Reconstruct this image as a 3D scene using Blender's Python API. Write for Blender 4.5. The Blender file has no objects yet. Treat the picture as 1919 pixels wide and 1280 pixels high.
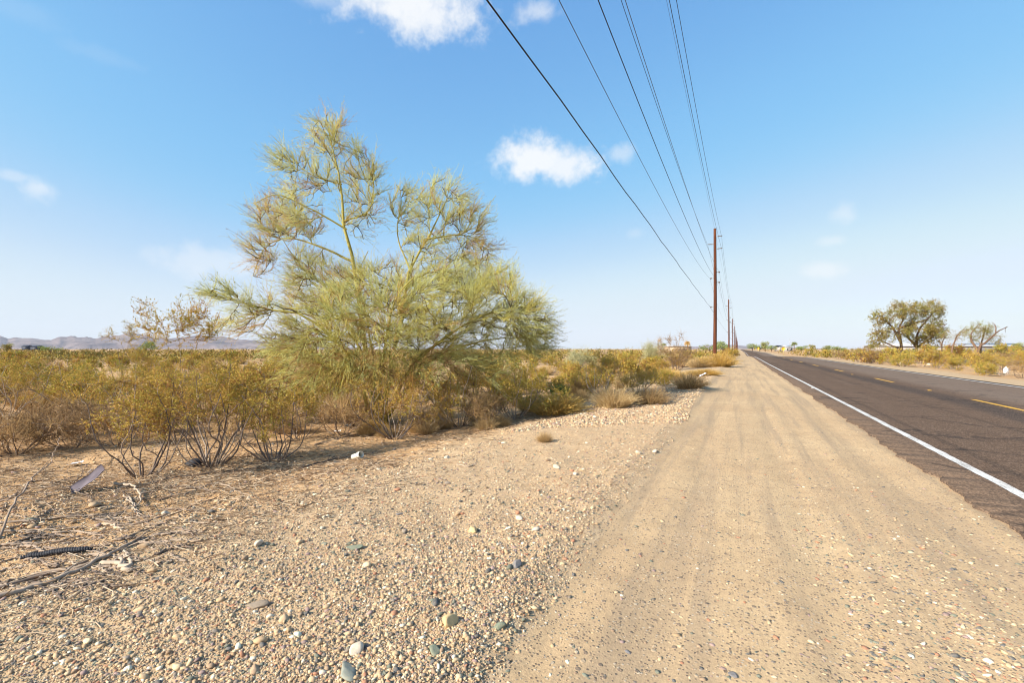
import bpy, math, random
import numpy as np
C = bpy.context.scene.collection
R = math.radians
# ------------------------------------------------------------------ camera
F, CX, HY, CAMH, YAW = 900.0, 959.5, 654.0, 1.35, R(25.3)
cam_d = bpy.data.cameras.new('camera')
cam_d.sensor_width = 36.0
cam_d.lens = F / 1919.0 * 36.0
cam_d.shift_y = (HY - 640.0) / 1919.0
cam_d.clip_start = 0.05
cam_d.clip_end = 30000
cam = bpy.data.objects.new('camera', cam_d)
C.objects.link(cam)
cam.location = (0, 0, CAMH)
cam.rotation_euler = (R(90), 0, YAW)
bpy.context.scene.camera = cam
FWD = np.array([-math.sin(YAW), math.cos(YAW), 0.0])
RGT = np.array([math.cos(YAW), math.sin(YAW), 0.0])
UP = np.array([0.0, 0.0, 1.0])

# ------------------------------------------------------------------ light
SUN_EL = R(30)
sdir = -RGT * 0.88 - FWD * 0.47                  # towards the sun, horizontally
sdir /= np.linalg.norm(sdir)
SUN = sdir * math.cos(SUN_EL) + UP * math.sin(SUN_EL)
ld = bpy.data.lights.new('sun', 'SUN')
ld.energy = 5.0
ld.angle = R(0.53)
ld.color = (1.0, 0.94, 0.83)
lo = bpy.data.objects.new('sun', ld)
C.objects.link(lo)
from mathutils import Vector
lo.rotation_euler = Vector(SUN).to_track_quat('Z', 'Y').to_euler()
sc = bpy.context.scene
sc.view_settings.view_transform = 'Standard'
sc.view_settings.look = 'None'
sc.view_settings.exposure = 0.98
sc.view_settings.gamma = 1.0
sc.cycles.max_bounces = 6
sc.cycles.diffuse_bounces = 3
sc.cycles.transmission_bounces = 3
sc.cycles.transparent_max_bounces = 4
sc.cycles.volume_bounces = 0
sc.cycles.filter_width = 1.1

def pdir(px, py):
    v = FWD + RGT * (px - CX) / F + UP * (HY - py) / F
    return v / np.linalg.norm(v)

W = bpy.data.worlds.new('World')
sc.world = W
W.use_nodes = True

class NT:
    """a tiny node tree writer"""
    def __init__(s, tree):
        s.t = tree
        s.t.nodes.clear()
    def n(s, typ, ins=None, **props):
        nd = s.t.nodes.new(typ)
        for k, v in props.items():
            setattr(nd, k, v)
        for k, v in (ins or {}).items():
            if isinstance(v, bpy.types.NodeSocket):
                s.t.links.new(v, nd.inputs[k])
            else:
                nd.inputs[k].default_value = v
        return nd
    def math(s, op, a, b=0.0, clamp=False):
        return s.n('ShaderNodeMath', {0: a, 1: b}, operation=op, use_clamp=clamp).outputs[0]
    def mix(s, f, a, b, blend='MIX'):
        nd = s.n('ShaderNodeMix', data_type='RGBA', blend_type=blend)
        for i, v in ((0, f), (6, a), (7, b)):
            if isinstance(v, bpy.types.NodeSocket):
                s.t.links.new(v, nd.inputs[i])
            else:
                nd.inputs[i].default_value = v if i == 0 else (*v, 1.0)
        return nd.outputs[2]
    def noise(s, vec, scale, detail=4, rough=0.55, dist=0.0):
        return s.n('ShaderNodeTexNoise', {'Vector': vec, 'Scale': scale, 'Detail': detail, 'Roughness': rough, 'Distortion': dist}).outputs[0]
    def ramp(s, fac, stops, interp='LINEAR'):
        nd = s.n('ShaderNodeValToRGB', {0: fac})
        cr = nd.color_ramp
        cr.interpolation = interp
        while len(cr.elements) < len(stops):
            cr.elements.new(0.5)
        for e, (p, c) in zip(cr.elements, stops):
            e.position = p
            e.color = (*c, 1.0) if len(c) == 3 else c
        return nd.outputs[0]
    def sstep(s, v, lo, hi):
        nd = s.n('ShaderNodeMapRange', {0: v, 1: lo, 2: hi, 3: 0.0, 4: 1.0}, interpolation_type='SMOOTHSTEP')
        return nd.outputs[0]

w = NT(W.node_tree)
sky = w.n('ShaderNodeTexSky', sky_type='NISHITA', sun_disc=False, sun_elevation=SUN_EL, sun_rotation=math.atan2(SUN[0], SUN[1]), altitude=400, air_density=1.0, dust_density=0.6, ozone_density=1.6)
tc = w.n('ShaderNodeTexCoord').outputs['Generated']
# thin clouds far overhead, each with a direction of its own
warp = w.n('ShaderNodeTexNoise', {'Vector': tc, 'Scale': 9.0, 'Detail': 8.0, 'Roughness': 0.62}).outputs[0]
fine = w.n('ShaderNodeTexNoise', {'Vector': tc, 'Scale': 38.0, 'Detail': 6.0, 'Roughness': 0.6}).outputs[0]
nz = w.math('ADD', w.math('MULTIPLY', warp, 1.35), w.math('MULTIPLY', fine, 1.15))
nz = w.math('SUBTRACT', nz, 1.20)
tot = None
for (px, py, rx, ry, op) in [(765, 0, 125, 50, .92), (805, 26, 80, 36, .88), (600, -10, 60, 18, .3), (1005, 18, 38, 18, .5), (1000, 298, 84, 40, .9), (1062, 306, 76, 38, .85), (1165, 288, 28, 18, .4),
                             (75, 352, 22, 20, .5), (28, 330, 24, 9, .3), (405, 492, 80, 28, .38), (1583, 400, 20, 18, .32), (1560, 451, 19, 9, .3),
                             (1543, 506, 32, 14, .42), (195, 105, 48, 12, .06), (30, 15, 40, 16, .06), (1190, 437, 18, 12, .16)]:
    c = pdir(px, py)
    r_ = np.cross(c, UP); r_ /= np.linalg.norm(r_)
    u_ = np.cross(r_, c)
    a = w.n('ShaderNodeVectorMath', {0: tc, 1: tuple(r_ * F / rx * 0.87)}, operation='DOT_PRODUCT').outputs[1]
    b = w.n('ShaderNodeVectorMath', {0: tc, 1: tuple(u_ * F / ry * 0.87)}, operation='DOT_PRODUCT').outputs[1]
    f = w.n('ShaderNodeVectorMath', {0: tc, 1: tuple(c)}, operation='DOT_PRODUCT').outputs[1]
    d2 = w.math('SQRT', w.math('ADD', w.math('MULTIPLY', a, a), w.math('MULTIPLY', b, b)))
    v = w.math('ADD', w.math('SUBTRACT', 1.0, d2), nz)
    m = w.math('MULTIPLY', w.math('MULTIPLY', w.sstep(v, 0.0, 0.85), w.math('GREATER_THAN', f, 0.5)), op)
    tot = m if tot is None else w.math('MAXIMUM', tot, m)
# the sky graded towards the pale cyan blue of a clear desert noon
cur = w.n('ShaderNodeRGBCurve', {'Color': w.mix(1.0, sky.outputs[0], (0.125, 0.125, 0.125), 'MULTIPLY')})
for ch, pts in enumerate([[(0, 0), (.146, .208), (.189, .256), (.3025, .465), (.46, .66), (.719, .745), (.94, .80), (1, .815)],
                          [(0, 0), (.245, .487), (.3125, .556), (.484, .69), (.63, .79), (.9375, .85), (.974, .868), (1, .875)],
                          [(0, 0), (.2, .6), (.426, .84), (.526, .88), (.739, .90), (.97, .91), (1, .93)]]):
    cv = cur.mapping.curves[ch]
    while len(cv.points) < len(pts):
        cv.points.new(0.5, 0.5)
    for q, p in zip(cv.points, pts):
        q.location = p
cur.mapping.update()
skyc = w.mix(tot, w.mix(1.0, cur.outputs[0], (8.0, 8.0, 8.0), 'MULTIPLY'), (7.5, 7.6, 7.7))
bg = w.n('ShaderNodeBackground', {'Color': skyc, 'Strength': 0.067})
w.n('ShaderNodeOutputWorld', {'Surface': bg.outputs[0]})

# ------------------------------------------------------------------ noise and ground shape
def vnoise(x, y, seed=0):
    x = np.asarray(x, float); y = np.asarray(y, float)
    xi = np.floor(x); yi = np.floor(y)
    xf = x - xi; yf = y - yi
    xf = xf * xf * (3 - 2 * xf); yf = yf * yf * (3 - 2 * yf)
    def h(a, b):
        s = np.sin(a * 127.1 + b * 311.7 + seed * 74.7) * 43758.5453
        return s - np.floor(s)
    return (h(xi, yi) * (1 - xf) + h(xi + 1, yi) * xf) * (1 - yf) + (h(xi, yi + 1) * (1 - xf) + h(xi + 1, yi + 1) * xf) * yf - 0.5

def fbm(x, y, seed=0, o=4):
    s = 0.0; a = 1.0; f = 1.0
    for k in range(o):
        s = s + a * vnoise(x * f, y * f, seed + k * 13)
        a *= 0.5; f *= 2.03
    return s

def roadz(Y):
    Y = np.asarray(Y, float)
    return 0.10 * np.exp(-((Y - 82) / 22) ** 2) - 0.55 * np.exp(-((Y - 150) / 38) ** 2) - 0.1 * np.exp(-((Y - 250) / 50) ** 2)

EDGE_L, EDGE_R, MID = 2.36, 8.92, 5.63
def asph_l(Y): return 1.90 + 0.10 * fbm(np.asarray(Y) * 0.9, 3.3, 5, 3) + 0.09 * fbm(np.asarray(Y) * 5.5, 9.3, 6, 4)
def asph_r(Y): return 9.30 + 0.10 * fbm(np.asarray(Y) * 0.9, 7.3, 15, 3) + 0.05 * fbm(np.asarray(Y) * 5.0, 2.3, 16, 3)
def shoulder_l(Y):
    Y = np.asarray(Y, float)
    return -0.86 - 0.36 * np.clip((Y - 8) / 20, 0, 1) + 0.12 * fbm(Y * 0.7, 1.7, 25, 3) + 0.06 * fbm(Y * 3, 4.1, 26, 3)

def berm_l(Y):                                   # where the gravel gives way to the desert floor
    return np.interp(Y, [-5, 2, 6, 9, 14, 20, 40, 90], [-4.2, -4.05, -3.85, -3.65, -3.1, -2.3, -1.9, -1.9]) + 0.3 * fbm(np.asarray(Y) * 0.5, 0.4, 31, 3)

def gh(X, Y):
    X = np.asarray(X, float); Y = np.asarray(Y, float)
    prof = np.interp(X, [-60, -14, -7.5, -5.6, -4.4, -3.2, -1.7, -1.15, -0.8, 1.1, 1.8, 2.25, 9.0, 9.6, 11.8, 14.6, 20, 60],
                     [-.30, -.34, -.40, -.36, -.22, -.09, .0, .035, -.015, -.03, -.028, -.06, -.06, -.035, -.10, -.26, -.22, -.15])
    near = np.clip((X + 1.1) / -3.5, 0, 1) + np.clip((X - 10) / 4, 0, 1)
    und = near * (0.14 * fbm(X * 0.22, Y * 0.22, 40, 3) + 0.05 * fbm(X * 1.1, Y * 1.1, 50, 3))
    on = (X < 2.05) | (X > 9.3)
    g = np.clip((-X - 0.8) / 0.4, 0, 1)
    fine = on * ((0.006 + 0.016 * g) * fbm(X * 4.5, Y * 4.5, 60, 3) + 0.004 * g * fbm(X * 26, Y * 26, 70, 2))
    wv = X + 0.10 * np.sin(Y * 0.22) + 0.03 * np.sin(Y * 0.9)
    trk = on * (X > -0.95) * (X < 1.95) * (-0.016 * np.exp(-((wv - 0.55) / 0.14) ** 2) - 0.013 * np.exp(-((wv + 0.30) / 0.16) ** 2) - 0.012 * np.exp(-((wv - 1.55) / 0.13) ** 2) + 0.010 * np.exp(-((wv - 1.2) / 0.12) ** 2) + 0.010 * vnoise(X * 3.2, Y * 0.5, 81) + 0.005 * vnoise(X * 9, Y * 3, 82))
    side = np.exp(-np.clip(np.abs(X - 5) - 12, 0, None) / 15.0)
    return prof + und + fine + trk + roadz(Y) * side

def G(px, py):
    """the ground point seen at a photo pixel"""
    z = -0.2
    for _ in range(8):
        D = F * (CAMH - z) / (py - HY)
        p = FWD * D + RGT * (px - CX) / F * D
        z = float(gh(p[0], p[1]))
    return np.array([p[0], p[1], z])

def P(px, py, D):
    """the point at depth D behind a photo pixel"""
    return FWD * D + RGT * (px - CX) / F * D + UP * (CAMH + (HY - py) / F * D)

def atD(px, D):
    p = FWD * D + RGT * (px - CX) / F * D
    return np.array([p[0], p[1], float(gh(p[0], p[1]))])

# ------------------------------------------------------------------ mesh helpers
def mesh_data(name, V, faces, mat, tint=None, col=None, smooth=False):
    me = bpy.data.meshes.new(name)
    V = np.asarray(V, np.float32).reshape(-1, 3)
    faces = [np.asarray(f, np.int32) for f in faces if len(f)]
    me.vertices.add(len(V))
    me.vertices.foreach_set('co', V.ravel())
    li = np.concatenate([f.ravel() for f in faces])
    tot = np.concatenate([np.full(len(f), f.shape[1], np.int32) for f in faces])
    st = np.concatenate([[0], np.cumsum(tot)[:-1]]).astype(np.int32)
    me.loops.add(len(li))
    me.loops.foreach_set('vertex_index', li)
    me.polygons.add(len(tot))
    me.polygons.foreach_set('loop_start', st)
    me.polygons.foreach_set('loop_total', tot)
    if smooth:
        me.polygons.foreach_set('use_smooth', np.ones(len(tot), bool))
    if tint is not None:
        a = me.attributes.new('tint', 'FLOAT', 'POINT')
        a.data.foreach_set('value', np.asarray(tint, np.float32))
    if col is not None:
        a = me.attributes.new('stone', 'FLOAT_COLOR', 'POINT')
        a.data.foreach_set('color', np.asarray(col, np.float32).ravel())
    me.update(calc_edges=True)
    me.materials.append(mat)
    return me

def link(name, me, parent=None):
    o = bpy.data.objects.new(name, me)
    C.objects.link(o)
    if parent: o.parent = parent
    return o

def tag(o, label=None, cat=None, group=None, kind=None):
    if label: o['label'] = label
    if cat: o['category'] = cat
    if group: o['group'] = group
    if kind: o['kind'] = kind
    return o

def thing(name, loc, label, cat, group=None, parts=(), rz=0.0, s=1.0):
    e = bpy.data.objects.new(name, None)
    C.objects.link(e)
    e.empty_display_size = 0.2
    e.location = loc
    e.rotation_euler = (0, 0, rz)
    e.scale = s if hasattr(s, '__len__') else (s, s, s)
    tag(e, label, cat, group)
    for nm, me in parts:
        link(nm, me, e)
    return e

class MB:
    """collects shapes into one mesh"""
    def __init__(s):
        s.V = []; s.Q = []; s.T = []; s.tn = []; s.n = 0
    def add(s, V, Q=None, T=None, tint=0.5):
        V = np.asarray(V, float).reshape(-1, 3)
        s.V.append(V)
        if Q is not None and len(Q): s.Q.append(np.asarray(Q) + s.n)
        if T is not None and len(T): s.T.append(np.asarray(T) + s.n)
        s.tn.append(np.broadcast_to(np.asarray(tint, float), (len(V),)))
        s.n += len(V)
        return s
    def box(s, c, d, rz=0.0, tint=0.5):
        v = np.array([[x, y, z] for z in (-.5, .5) for y in (-.5, .5) for x in (-.5, .5)]) * np.asarray(d, float)
        cr, sr = math.cos(rz), math.sin(rz)
        v = v @ np.array([[cr, sr, 0], [-sr, cr, 0], [0, 0, 1]]) + np.asarray(c, float)
        return s.add(v, [[0, 2, 3, 1], [4, 5, 7, 6], [0, 1, 5, 4], [2, 6, 7, 3], [0, 4, 6, 2], [1, 3, 7, 5]], tint=tint)
    def tubes(s, PP, RR, sides=4, tint=0.5, caps=False):
        PP = np.asarray(PP, float); RR = np.asarray(RR, float)
        if len(PP) == 0: return s
        M, n, _ = PP.shape
        Tn = np.gradient(PP, axis=1)
        Tn /= np.linalg.norm(Tn, axis=2, keepdims=True) + 1e-9
        mean = PP[:, -1] - PP[:, 0]
        ref = np.where((np.abs(mean[:, 2:3]) > 0.8 * np.linalg.norm(mean, axis=1, keepdims=True)), np.array([[1.0, 0.2, 0]]), np.array([[0, 0.1, 1.0]]))[:, None, :]
        A = np.cross(Tn, ref); A /= np.linalg.norm(A, axis=2, keepdims=True) + 1e-9
        B = np.cross(Tn, A)
        th = np.arange(sides) * 2 * math.pi / sides
        V = PP[:, :, None, :] + RR[:, :, None, None] * (np.cos(th)[None, None, :, None] * A[:, :, None, :] + np.sin(th)[None, None, :, None] * B[:, :, None, :])
        idx = np.arange(M * n * sides).reshape(M, n, sides)
        a = idx[:, :-1]; b = idx[:, 1:]
        q = np.stack([a, np.roll(a, -1, 2), np.roll(b, -1, 2), b], -1).reshape(-1, 4)
        T = []
        if caps:
            for k in range(1, sides - 1):
                T += [np.stack([idx[:, -1, 0], idx[:, -1, k], idx[:, -1, k + 1]], -1), np.stack([idx[:, 0, 0], idx[:, 0, k + 1], idx[:, 0, k]], -1)]
            T = np.concatenate(T)
        t = np.broadcast_to(np.asarray(tint, float).reshape(-1, 1), (M, n * sides)).ravel()
        return s.add(V.reshape(-1, 3), q, T if caps else None, t)
    def tube(s, pts, rad, sides=8, tint=0.5, caps=True):
        pts = np.asarray(pts, float)
        rad = np.broadcast_to(np.asarray(rad, float), (len(pts),))
        return s.tubes(pts[None], rad[None], sides, tint, caps)
    def leaves(s, Pp, Dd, L, Wd, rng, tint):
        """diamond leaves at points Pp along directions Dd"""
        M = len(Pp)
        if M == 0: return s
        Dd = Dd / (np.linalg.norm(Dd, axis=1, keepdims=True) + 1e-9)
        rv = rng.normal(size=(M, 3))
        S = np.cross(Dd, rv); S /= np.linalg.norm(S, axis=1, keepdims=True) + 1e-9
        L = np.broadcast_to(L, (M,))[:, None]; Wd = np.broadcast_to(Wd, (M,))[:, None]
        V = np.stack([Pp, Pp + Dd * L * 0.5 + S * Wd * 0.5, Pp + Dd * L, Pp + Dd * L * 0.5 - S * Wd * 0.5], 1)
        return s.add(V.reshape(-1, 3), np.arange(M * 4).reshape(M, 4), None, np.repeat(np.broadcast_to(tint, (M,)), 4))
    def data(s, name, mat, smooth=False):
        return mesh_data(name, np.concatenate(s.V), [np.concatenate(s.Q) if s.Q else [], np.concatenate(s.T) if s.T else []], mat, np.concatenate(s.tn), smooth=smooth)

# ------------------------------------------------------------------ materials
def new_mat(name):
    m = bpy.data.materials.new(name)
    m.use_nodes = True
    return m, NT(m.node_tree)

def finish(t, col, rough=0.9, bump=None, bstr=0.3, bdist=0.01, spec=0.25, metal=0.0):
    ins = {'Base Color': col if isinstance(col, bpy.types.NodeSocket) else (*col, 1.0), 'Roughness': rough, 'Specular IOR Level': spec, 'Metallic': metal}
    if bump is not None:
        ins['Normal'] = t.n('ShaderNodeBump', {'Strength': bstr, 'Distance': bdist, 'Height': bump}).outputs[0]
    b = t.n('ShaderNodeBsdfPrincipled', ins)
    t.n('ShaderNodeOutputMaterial', {'Surface': b.outputs[0]})

def simple(name, c1, c2, scale=8.0, rough=0.8, bstr=0.2, spec=0.25, metal=0.0, stretch=(1, 1, 1)):
    m, t = new_mat(name)
    v = t.n('ShaderNodeMapping', {'Vector': t.n('ShaderNodeTexCoord').outputs['Object'], 'Scale': stretch}).outputs[0]
    n = t.noise(v, scale, 6, 0.6)
    finish(t, t.mix(t.sstep(n, 0.3, 0.7), c1, c2), rough, n, bstr, 0.02, spec, metal)
    return m

def plant_mat(name, stops, trans=0.3, rough=0.8):
    """leaf or twig colour by the tint each leaf carries"""
    m, t = new_mat(name)
    a = t.n('ShaderNodeAttribute', attribute_name='tint').outputs['Fac']
    oi = t.n('ShaderNodeObjectInfo').outputs['Random']
    a2 = t.math('ADD', a, t.math('MULTIPLY', t.math('SUBTRACT', oi, 0.5), 0.40))
    c = t.ramp(a2, stops)
    d = t.n('ShaderNodeBsdfPrincipled', {'Base Color': c, 'Roughness': rough, 'Specular IOR Level': 0.2})
    if trans:
        tr = t.n('ShaderNodeBsdfTranslucent', {'Color': c})
        mx = t.n('ShaderNodeMixShader', {0: trans, 1: d.outputs[0], 2: tr.outputs[0]})
        t.n('ShaderNodeOutputMaterial', {'Surface': mx.outputs[0]})
    else:
        t.n('ShaderNodeOutputMaterial', {'Surface': d.outputs[0]})
    return m

def ground_mat(name, kind):
    m, t = new_mat(name)
    v = t.n('ShaderNodeTexCoord').outputs['Object']
    big = t.noise(v, 0.35, 5, 0.6)
    med = t.noise(v, 4.0, 6, 0.65)
    fin = t.noise(v, 90.0, 4, 0.7)
    if kind == 'shoulder':
        c = t.mix(t.sstep(big, 0.3, 0.7), (0.51, 0.34, 0.185), (0.60, 0.42, 0.235))
        c = t.mix(t.math('MULTIPLY', t.sstep(med, 0.45, 0.75), 0.5), c, (0.38, 0.245, 0.13))
        # tyre wear drawn out along the road: greyer, rubbed lanes with stones showing
        lane = t.noise(t.n('ShaderNodeMapping', {'Vector': v, 'Scale': (4.5, 0.16, 1)}).outputs[0], 1.0, 5, 0.6, 0.3)
        c = t.mix(t.math('MULTIPLY', t.sstep(lane, 0.45, 0.66), 0.75), c, (0.37, 0.265, 0.165))
        tread = t.noise(t.n('ShaderNodeMapping', {'Vector': v, 'Scale': (26, 2.6, 1)}).outputs[0], 1.0, 3, 0.6)
        c = t.mix(t.math('MULTIPLY', t.sstep(tread, 0.55, 0.75), 0.12), c, (0.27, 0.19, 0.125))
        v2 = t.n('ShaderNodeTexVoronoi', {'Vector': v, 'Scale': 26.0})
        r2 = t.n('ShaderNodeSeparateColor', {0: v2.outputs['Color']}).outputs
        p2 = t.math('MULTIPLY', t.math('GREATER_THAN', t.math('ADD', r2[0], t.math('MULTIPLY', t.math('SUBTRACT', lane, 0.5), 0.8)), 0.80), t.sstep(v2.outputs['Distance'], 0.36, 0.26))
        c = t.mix(t.math('MULTIPLY', p2, 0.75), c, t.ramp(r2[1], [(0.0, (0.10, 0.09, 0.085)), (0.4, (0.22, 0.16, 0.12)), (0.7, (0.42, 0.31, 0.2)), (1.0, (0.56, 0.47, 0.35))]))
    else:
        sep = t.n('ShaderNodeSeparateXYZ', {0: v}).outputs[0]
        des = t.math('MAXIMUM', t.sstep(t.math('ADD', sep, t.math('MULTIPLY', med, 1.6)), -2.9, -4.1), t.sstep(sep, 10.9, 13.2))
        c0 = t.mix(t.sstep(med, 0.3, 0.7), (0.47, 0.32, 0.18), (0.58, 0.41, 0.24))
        c1 = t.mix(t.sstep(big, 0.35, 0.65), (0.52, 0.30, 0.13), (0.58, 0.36, 0.175))
        c1 = t.mix(t.math('MULTIPLY', t.sstep(med, 0.5, 0.7), 0.5), c1, (0.30, 0.16, 0.075))
        c = t.mix(des, c0, c1)
    # small stones set in the dirt, too small to model one by one
    vo = t.n('ShaderNodeTexVoronoi', {'Vector': v, 'Scale': 62.0, 'Randomness': 1.0})
    rs = t.n('ShaderNodeSeparateColor', {0: vo.outputs['Color']}).outputs
    scol = t.ramp(rs[1], [(0.0, (0.06, 0.055, 0.055)), (0.22, (0.13, 0.105, 0.09)), (0.5, (0.27, 0.18, 0.115)), (0.75, (0.40, 0.30, 0.20)), (1.0, (0.55, 0.47, 0.36))])
    dens = 0.44 if kind == 'shoulder' else 0.30
    pick = t.math('MULTIPLY', t.math('GREATER_THAN', t.math('ADD', rs[0], t.math('MULTIPLY', t.math('SUBTRACT', med, 0.5), 0.9)), dens), t.sstep(vo.outputs['Distance'], 0.42, 0.30))
    c = t.mix(t.math('MULTIPLY', pick, 0.9), c, scol)
    c = t.mix(t.math('MULTIPLY', t.sstep(t.noise(v, 38.0, 5, 0.75), 0.48, 0.72), 0.5), c, (0.24, 0.165, 0.10))
    c = t.mix(t.math('MULTIPLY', t.sstep(fin, 0.35, 0.7), 0.4), c, (0.25, 0.17, 0.10))
    hgt = t.math('ADD', t.math('MULTIPLY', fin, 0.5), t.math('MULTIPLY', pick, 0.8))
    if kind == 'shoulder': hgt = t.math('ADD', hgt, t.math('ADD', t.math('MULTIPLY', tread, 0.3), t.math('MULTIPLY', p2, 1.2)))
    hgt = t.math('ADD', hgt, t.math('MULTIPLY', med, 1.2))
    finish(t, c, 0.95, hgt, 0.55, 0.012, 0.1)
    return m

M = {}
M['ground'] = ground_mat('desert_dirt', 'desert')
M['shoulder'] = ground_mat('packed_dirt', 'shoulder')

def asphalt_mat():
    m, t = new_mat('asphalt')
    v = t.n('ShaderNodeTexCoord').outputs['Object']
    x = t.n('ShaderNodeSeparateXYZ', {0: v}).outputs[0]
    lng = t.noise(t.n('ShaderNodeMapping', {'Vector': v, 'Scale': (1.1, 0.07, 1)}).outputs[0], 1.0, 5, 0.6)
    med = t.noise(v, 1.3, 6, 0.65)
    agg = t.n('ShaderNodeTexVoronoi', {'Vector': v, 'Scale': 70.0})
    ar = t.n('ShaderNodeSeparateColor', {0: agg.outputs['Color']}).outputs[0]
    lane = t.sstep(x, 5.6, 6.7)
    c = t.mix(lane, (0.106, 0.065, 0.041), (0.168, 0.120, 0.088))
    c = t.mix(t.math('MULTIPLY', t.sstep(lng, 0.45, 0.75), 0.5), c, (0.15, 0.10, 0.068))
    # darker band running lengthwise beside the centre line, its edges wavering
    band = t.math('MULTIPLY', t.sstep(t.math('ABSOLUTE', t.math('ADD', t.math('SUBTRACT', x, 5.15), t.math('MULTIPLY', t.math('SUBTRACT', lng, 0.5), 1.3))), 0.55, 0.1), 0.75)
    c = t.mix(band, c, (0.040, 0.031, 0.027))
    # worn verge outside the edge line
    c = t.mix(t.math('MULTIPLY', t.sstep(x, 2.5, 2.1), 0.45), c, (0.14, 0.10, 0.072))
    c = t.mix(t.math('MULTIPLY', t.sstep(ar, 0.55, 0.95), 0.45), c, (0.28, 0.19, 0.13))
    c = t.mix(t.math('MULTIPLY', t.sstep(ar, 0.35, 0.05), 0.5), c, (0.03, 0.027, 0.026))
    # cracks filled with tar, mostly across the road
    cv = t.n('ShaderNodeMapping', {'Vector': t.n('ShaderNodeVectorMath', {0: v, 1: t.n('ShaderNodeTexNoise', {'Vector': v, 'Scale': 1.5, 'Detail': 5.0}).outputs[1]}, operation='ADD').outputs[0], 'Scale': (0.22, 0.55, 1)}).outputs[0]
    ck = t.n('ShaderNodeTexVoronoi', {'Vector': cv, 'Scale': 1.0}, feature='DISTANCE_TO_EDGE').outputs['Distance']
    crk = t.math('MULTIPLY', t.sstep(ck, 0.035, 0.008), t.sstep(med, 0.42, 0.6))
    c = t.mix(t.math('MULTIPLY', crk, 0.55), c, (0.02, 0.018, 0.018))
    h = t.math('ADD', t.math('MULTIPLY', agg.outputs['Distance'], -0.6), t.math('MULTIPLY', med, 0.4))
    finish(t, c, 0.95, h, 0.6, 0.008, 0.08)
    return m
M['asphalt'] = asphalt_mat()

def paint_mat(name, col, worn):
    m, t = new_mat(name)
    v = t.n('ShaderNodeTexCoord').outputs['Object']
    n = t.noise(v, 45, 6, 0.7)
    n2 = t.noise(v, 2.0, 4, 0.6)
    c = t.mix(t.math('MULTIPLY', t.sstep(t.math('ADD', n, t.math('MULTIPLY', n2, 0.5)), 0.68, 0.90), 0.8), col, worn)
    finish(t, c, 0.7, n, 0.3, 0.004)
    return m
M['white_paint'] = paint_mat('white_paint', (0.62, 0.59, 0.54), (0.24, 0.20, 0.165))
M['yellow_paint'] = paint_mat('yellow_paint', (0.68, 0.36, 0.02), (0.35, 0.2, 0.06))

def stone_mat():
    m, t = new_mat('stone')
    v = t.n('ShaderNodeTexCoord').outputs['Object']
    a = t.n('ShaderNodeAttribute', attribute_name='stone').outputs['Color']
    n = t.noise(v, 120, 4, 0.7)
    c = t.mix(t.math('MULTIPLY', t.sstep(n, 0.35, 0.7), 0.35), a, (0.42, 0.29, 0.165))
    finish(t, c, 0.88, n, 0.3, 0.004, 0.2)
    return m
M['stone'] = stone_mat()
M['bark_green'] = plant_mat('green_bark', [(0.0, (0.09, 0.06, 0.03)), (0.35, (0.24, 0.19, 0.05)), (0.7, (0.38, 0.33, 0.08)), (1.0, (0.50, 0.44, 0.17))], 0)
M['verde'] = plant_mat('palo_verde_twigs', [(0.0, (0.26, 0.14, 0.075)), (0.2, (0.50, 0.30, 0.13)), (0.42, (0.62, 0.49, 0.13)), (0.7, (0.54, 0.49, 0.13)), (1.0, (0.56, 0.57, 0.24))], 0.16)
M['creo_stem'] = plant_mat('creosote_stem', [(0.0, (0.12, 0.09, 0.075)), (0.5, (0.26, 0.20, 0.155)), (1.0, (0.56, 0.46, 0.36))], 0)
M['creo_leaf'] = plant_mat('creosote_leaf', [(0.0, (0.32, 0.16, 0.05)), (0.25, (0.56, 0.35, 0.08)), (0.6, (0.47, 0.345, 0.065)), (0.85, (0.37, 0.31, 0.06)), (1.0, (0.25, 0.26, 0.05))], 0.25)
M['scrub_leaf'] = plant_mat('scrub_leaf', [(0.0, (0.20, 0.11, 0.04)), (0.5, (0.27, 0.185, 0.04)), (1.0, (0.16, 0.15, 0.04))], 0.1)
M['dry'] = plant_mat('dry_stalks', [(0.0, (0.26, 0.16, 0.08)), (0.35, (0.56, 0.36, 0.16)), (0.7, (0.68, 0.48, 0.22)), (1.0, (0.76, 0.60, 0.34))], 0.25)
M['gold'] = plant_mat('golden_stalks', [(0.0, (0.42, 0.24, 0.06)), (0.5, (0.74, 0.48, 0.12)), (1.0, (0.80, 0.60, 0.24))], 0.25)
M['dead'] = plant_mat('dead_twigs', [(0.0, (0.10, 0.075, 0.06)), (0.5, (0.25, 0.18, 0.13)), (1.0, (0.42, 0.32, 0.23))], 0)
M['sage'] = plant_mat('sage_leaf', [(0.0, (0.42, 0.36, 0.17)), (0.5, (0.52, 0.49, 0.26)), (1.0, (0.60, 0.60, 0.38))], 0.3)
M['mesq_leaf'] = plant_mat('mesquite_leaf', [(0.0, (0.30, 0.20, 0.055)), (0.4, (0.31, 0.26, 0.065)), (0.75, (0.24, 0.255, 0.075)), (1.0, (0.38, 0.41, 0.18))], 0.25)
M['far_leaf'] = plant_mat('far_leaf', [(0.0, (0.24, 0.20, 0.04)), (0.5, (0.20, 0.25, 0.055)), (1.0, (0.30, 0.34, 0.12))], 0.3)
M['weed_leaf'] = plant_mat('weed_leaf', [(0.0, (0.10, 0.15, 0.03)), (1.0, (0.22, 0.30, 0.10))], 0.35)
M['bark'] = plant_mat('rough_bark', [(0.0, (0.05, 0.032, 0.022)), (0.5, (0.14, 0.085, 0.055)), (1.0, (0.28, 0.18, 0.12))], 0)
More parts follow.
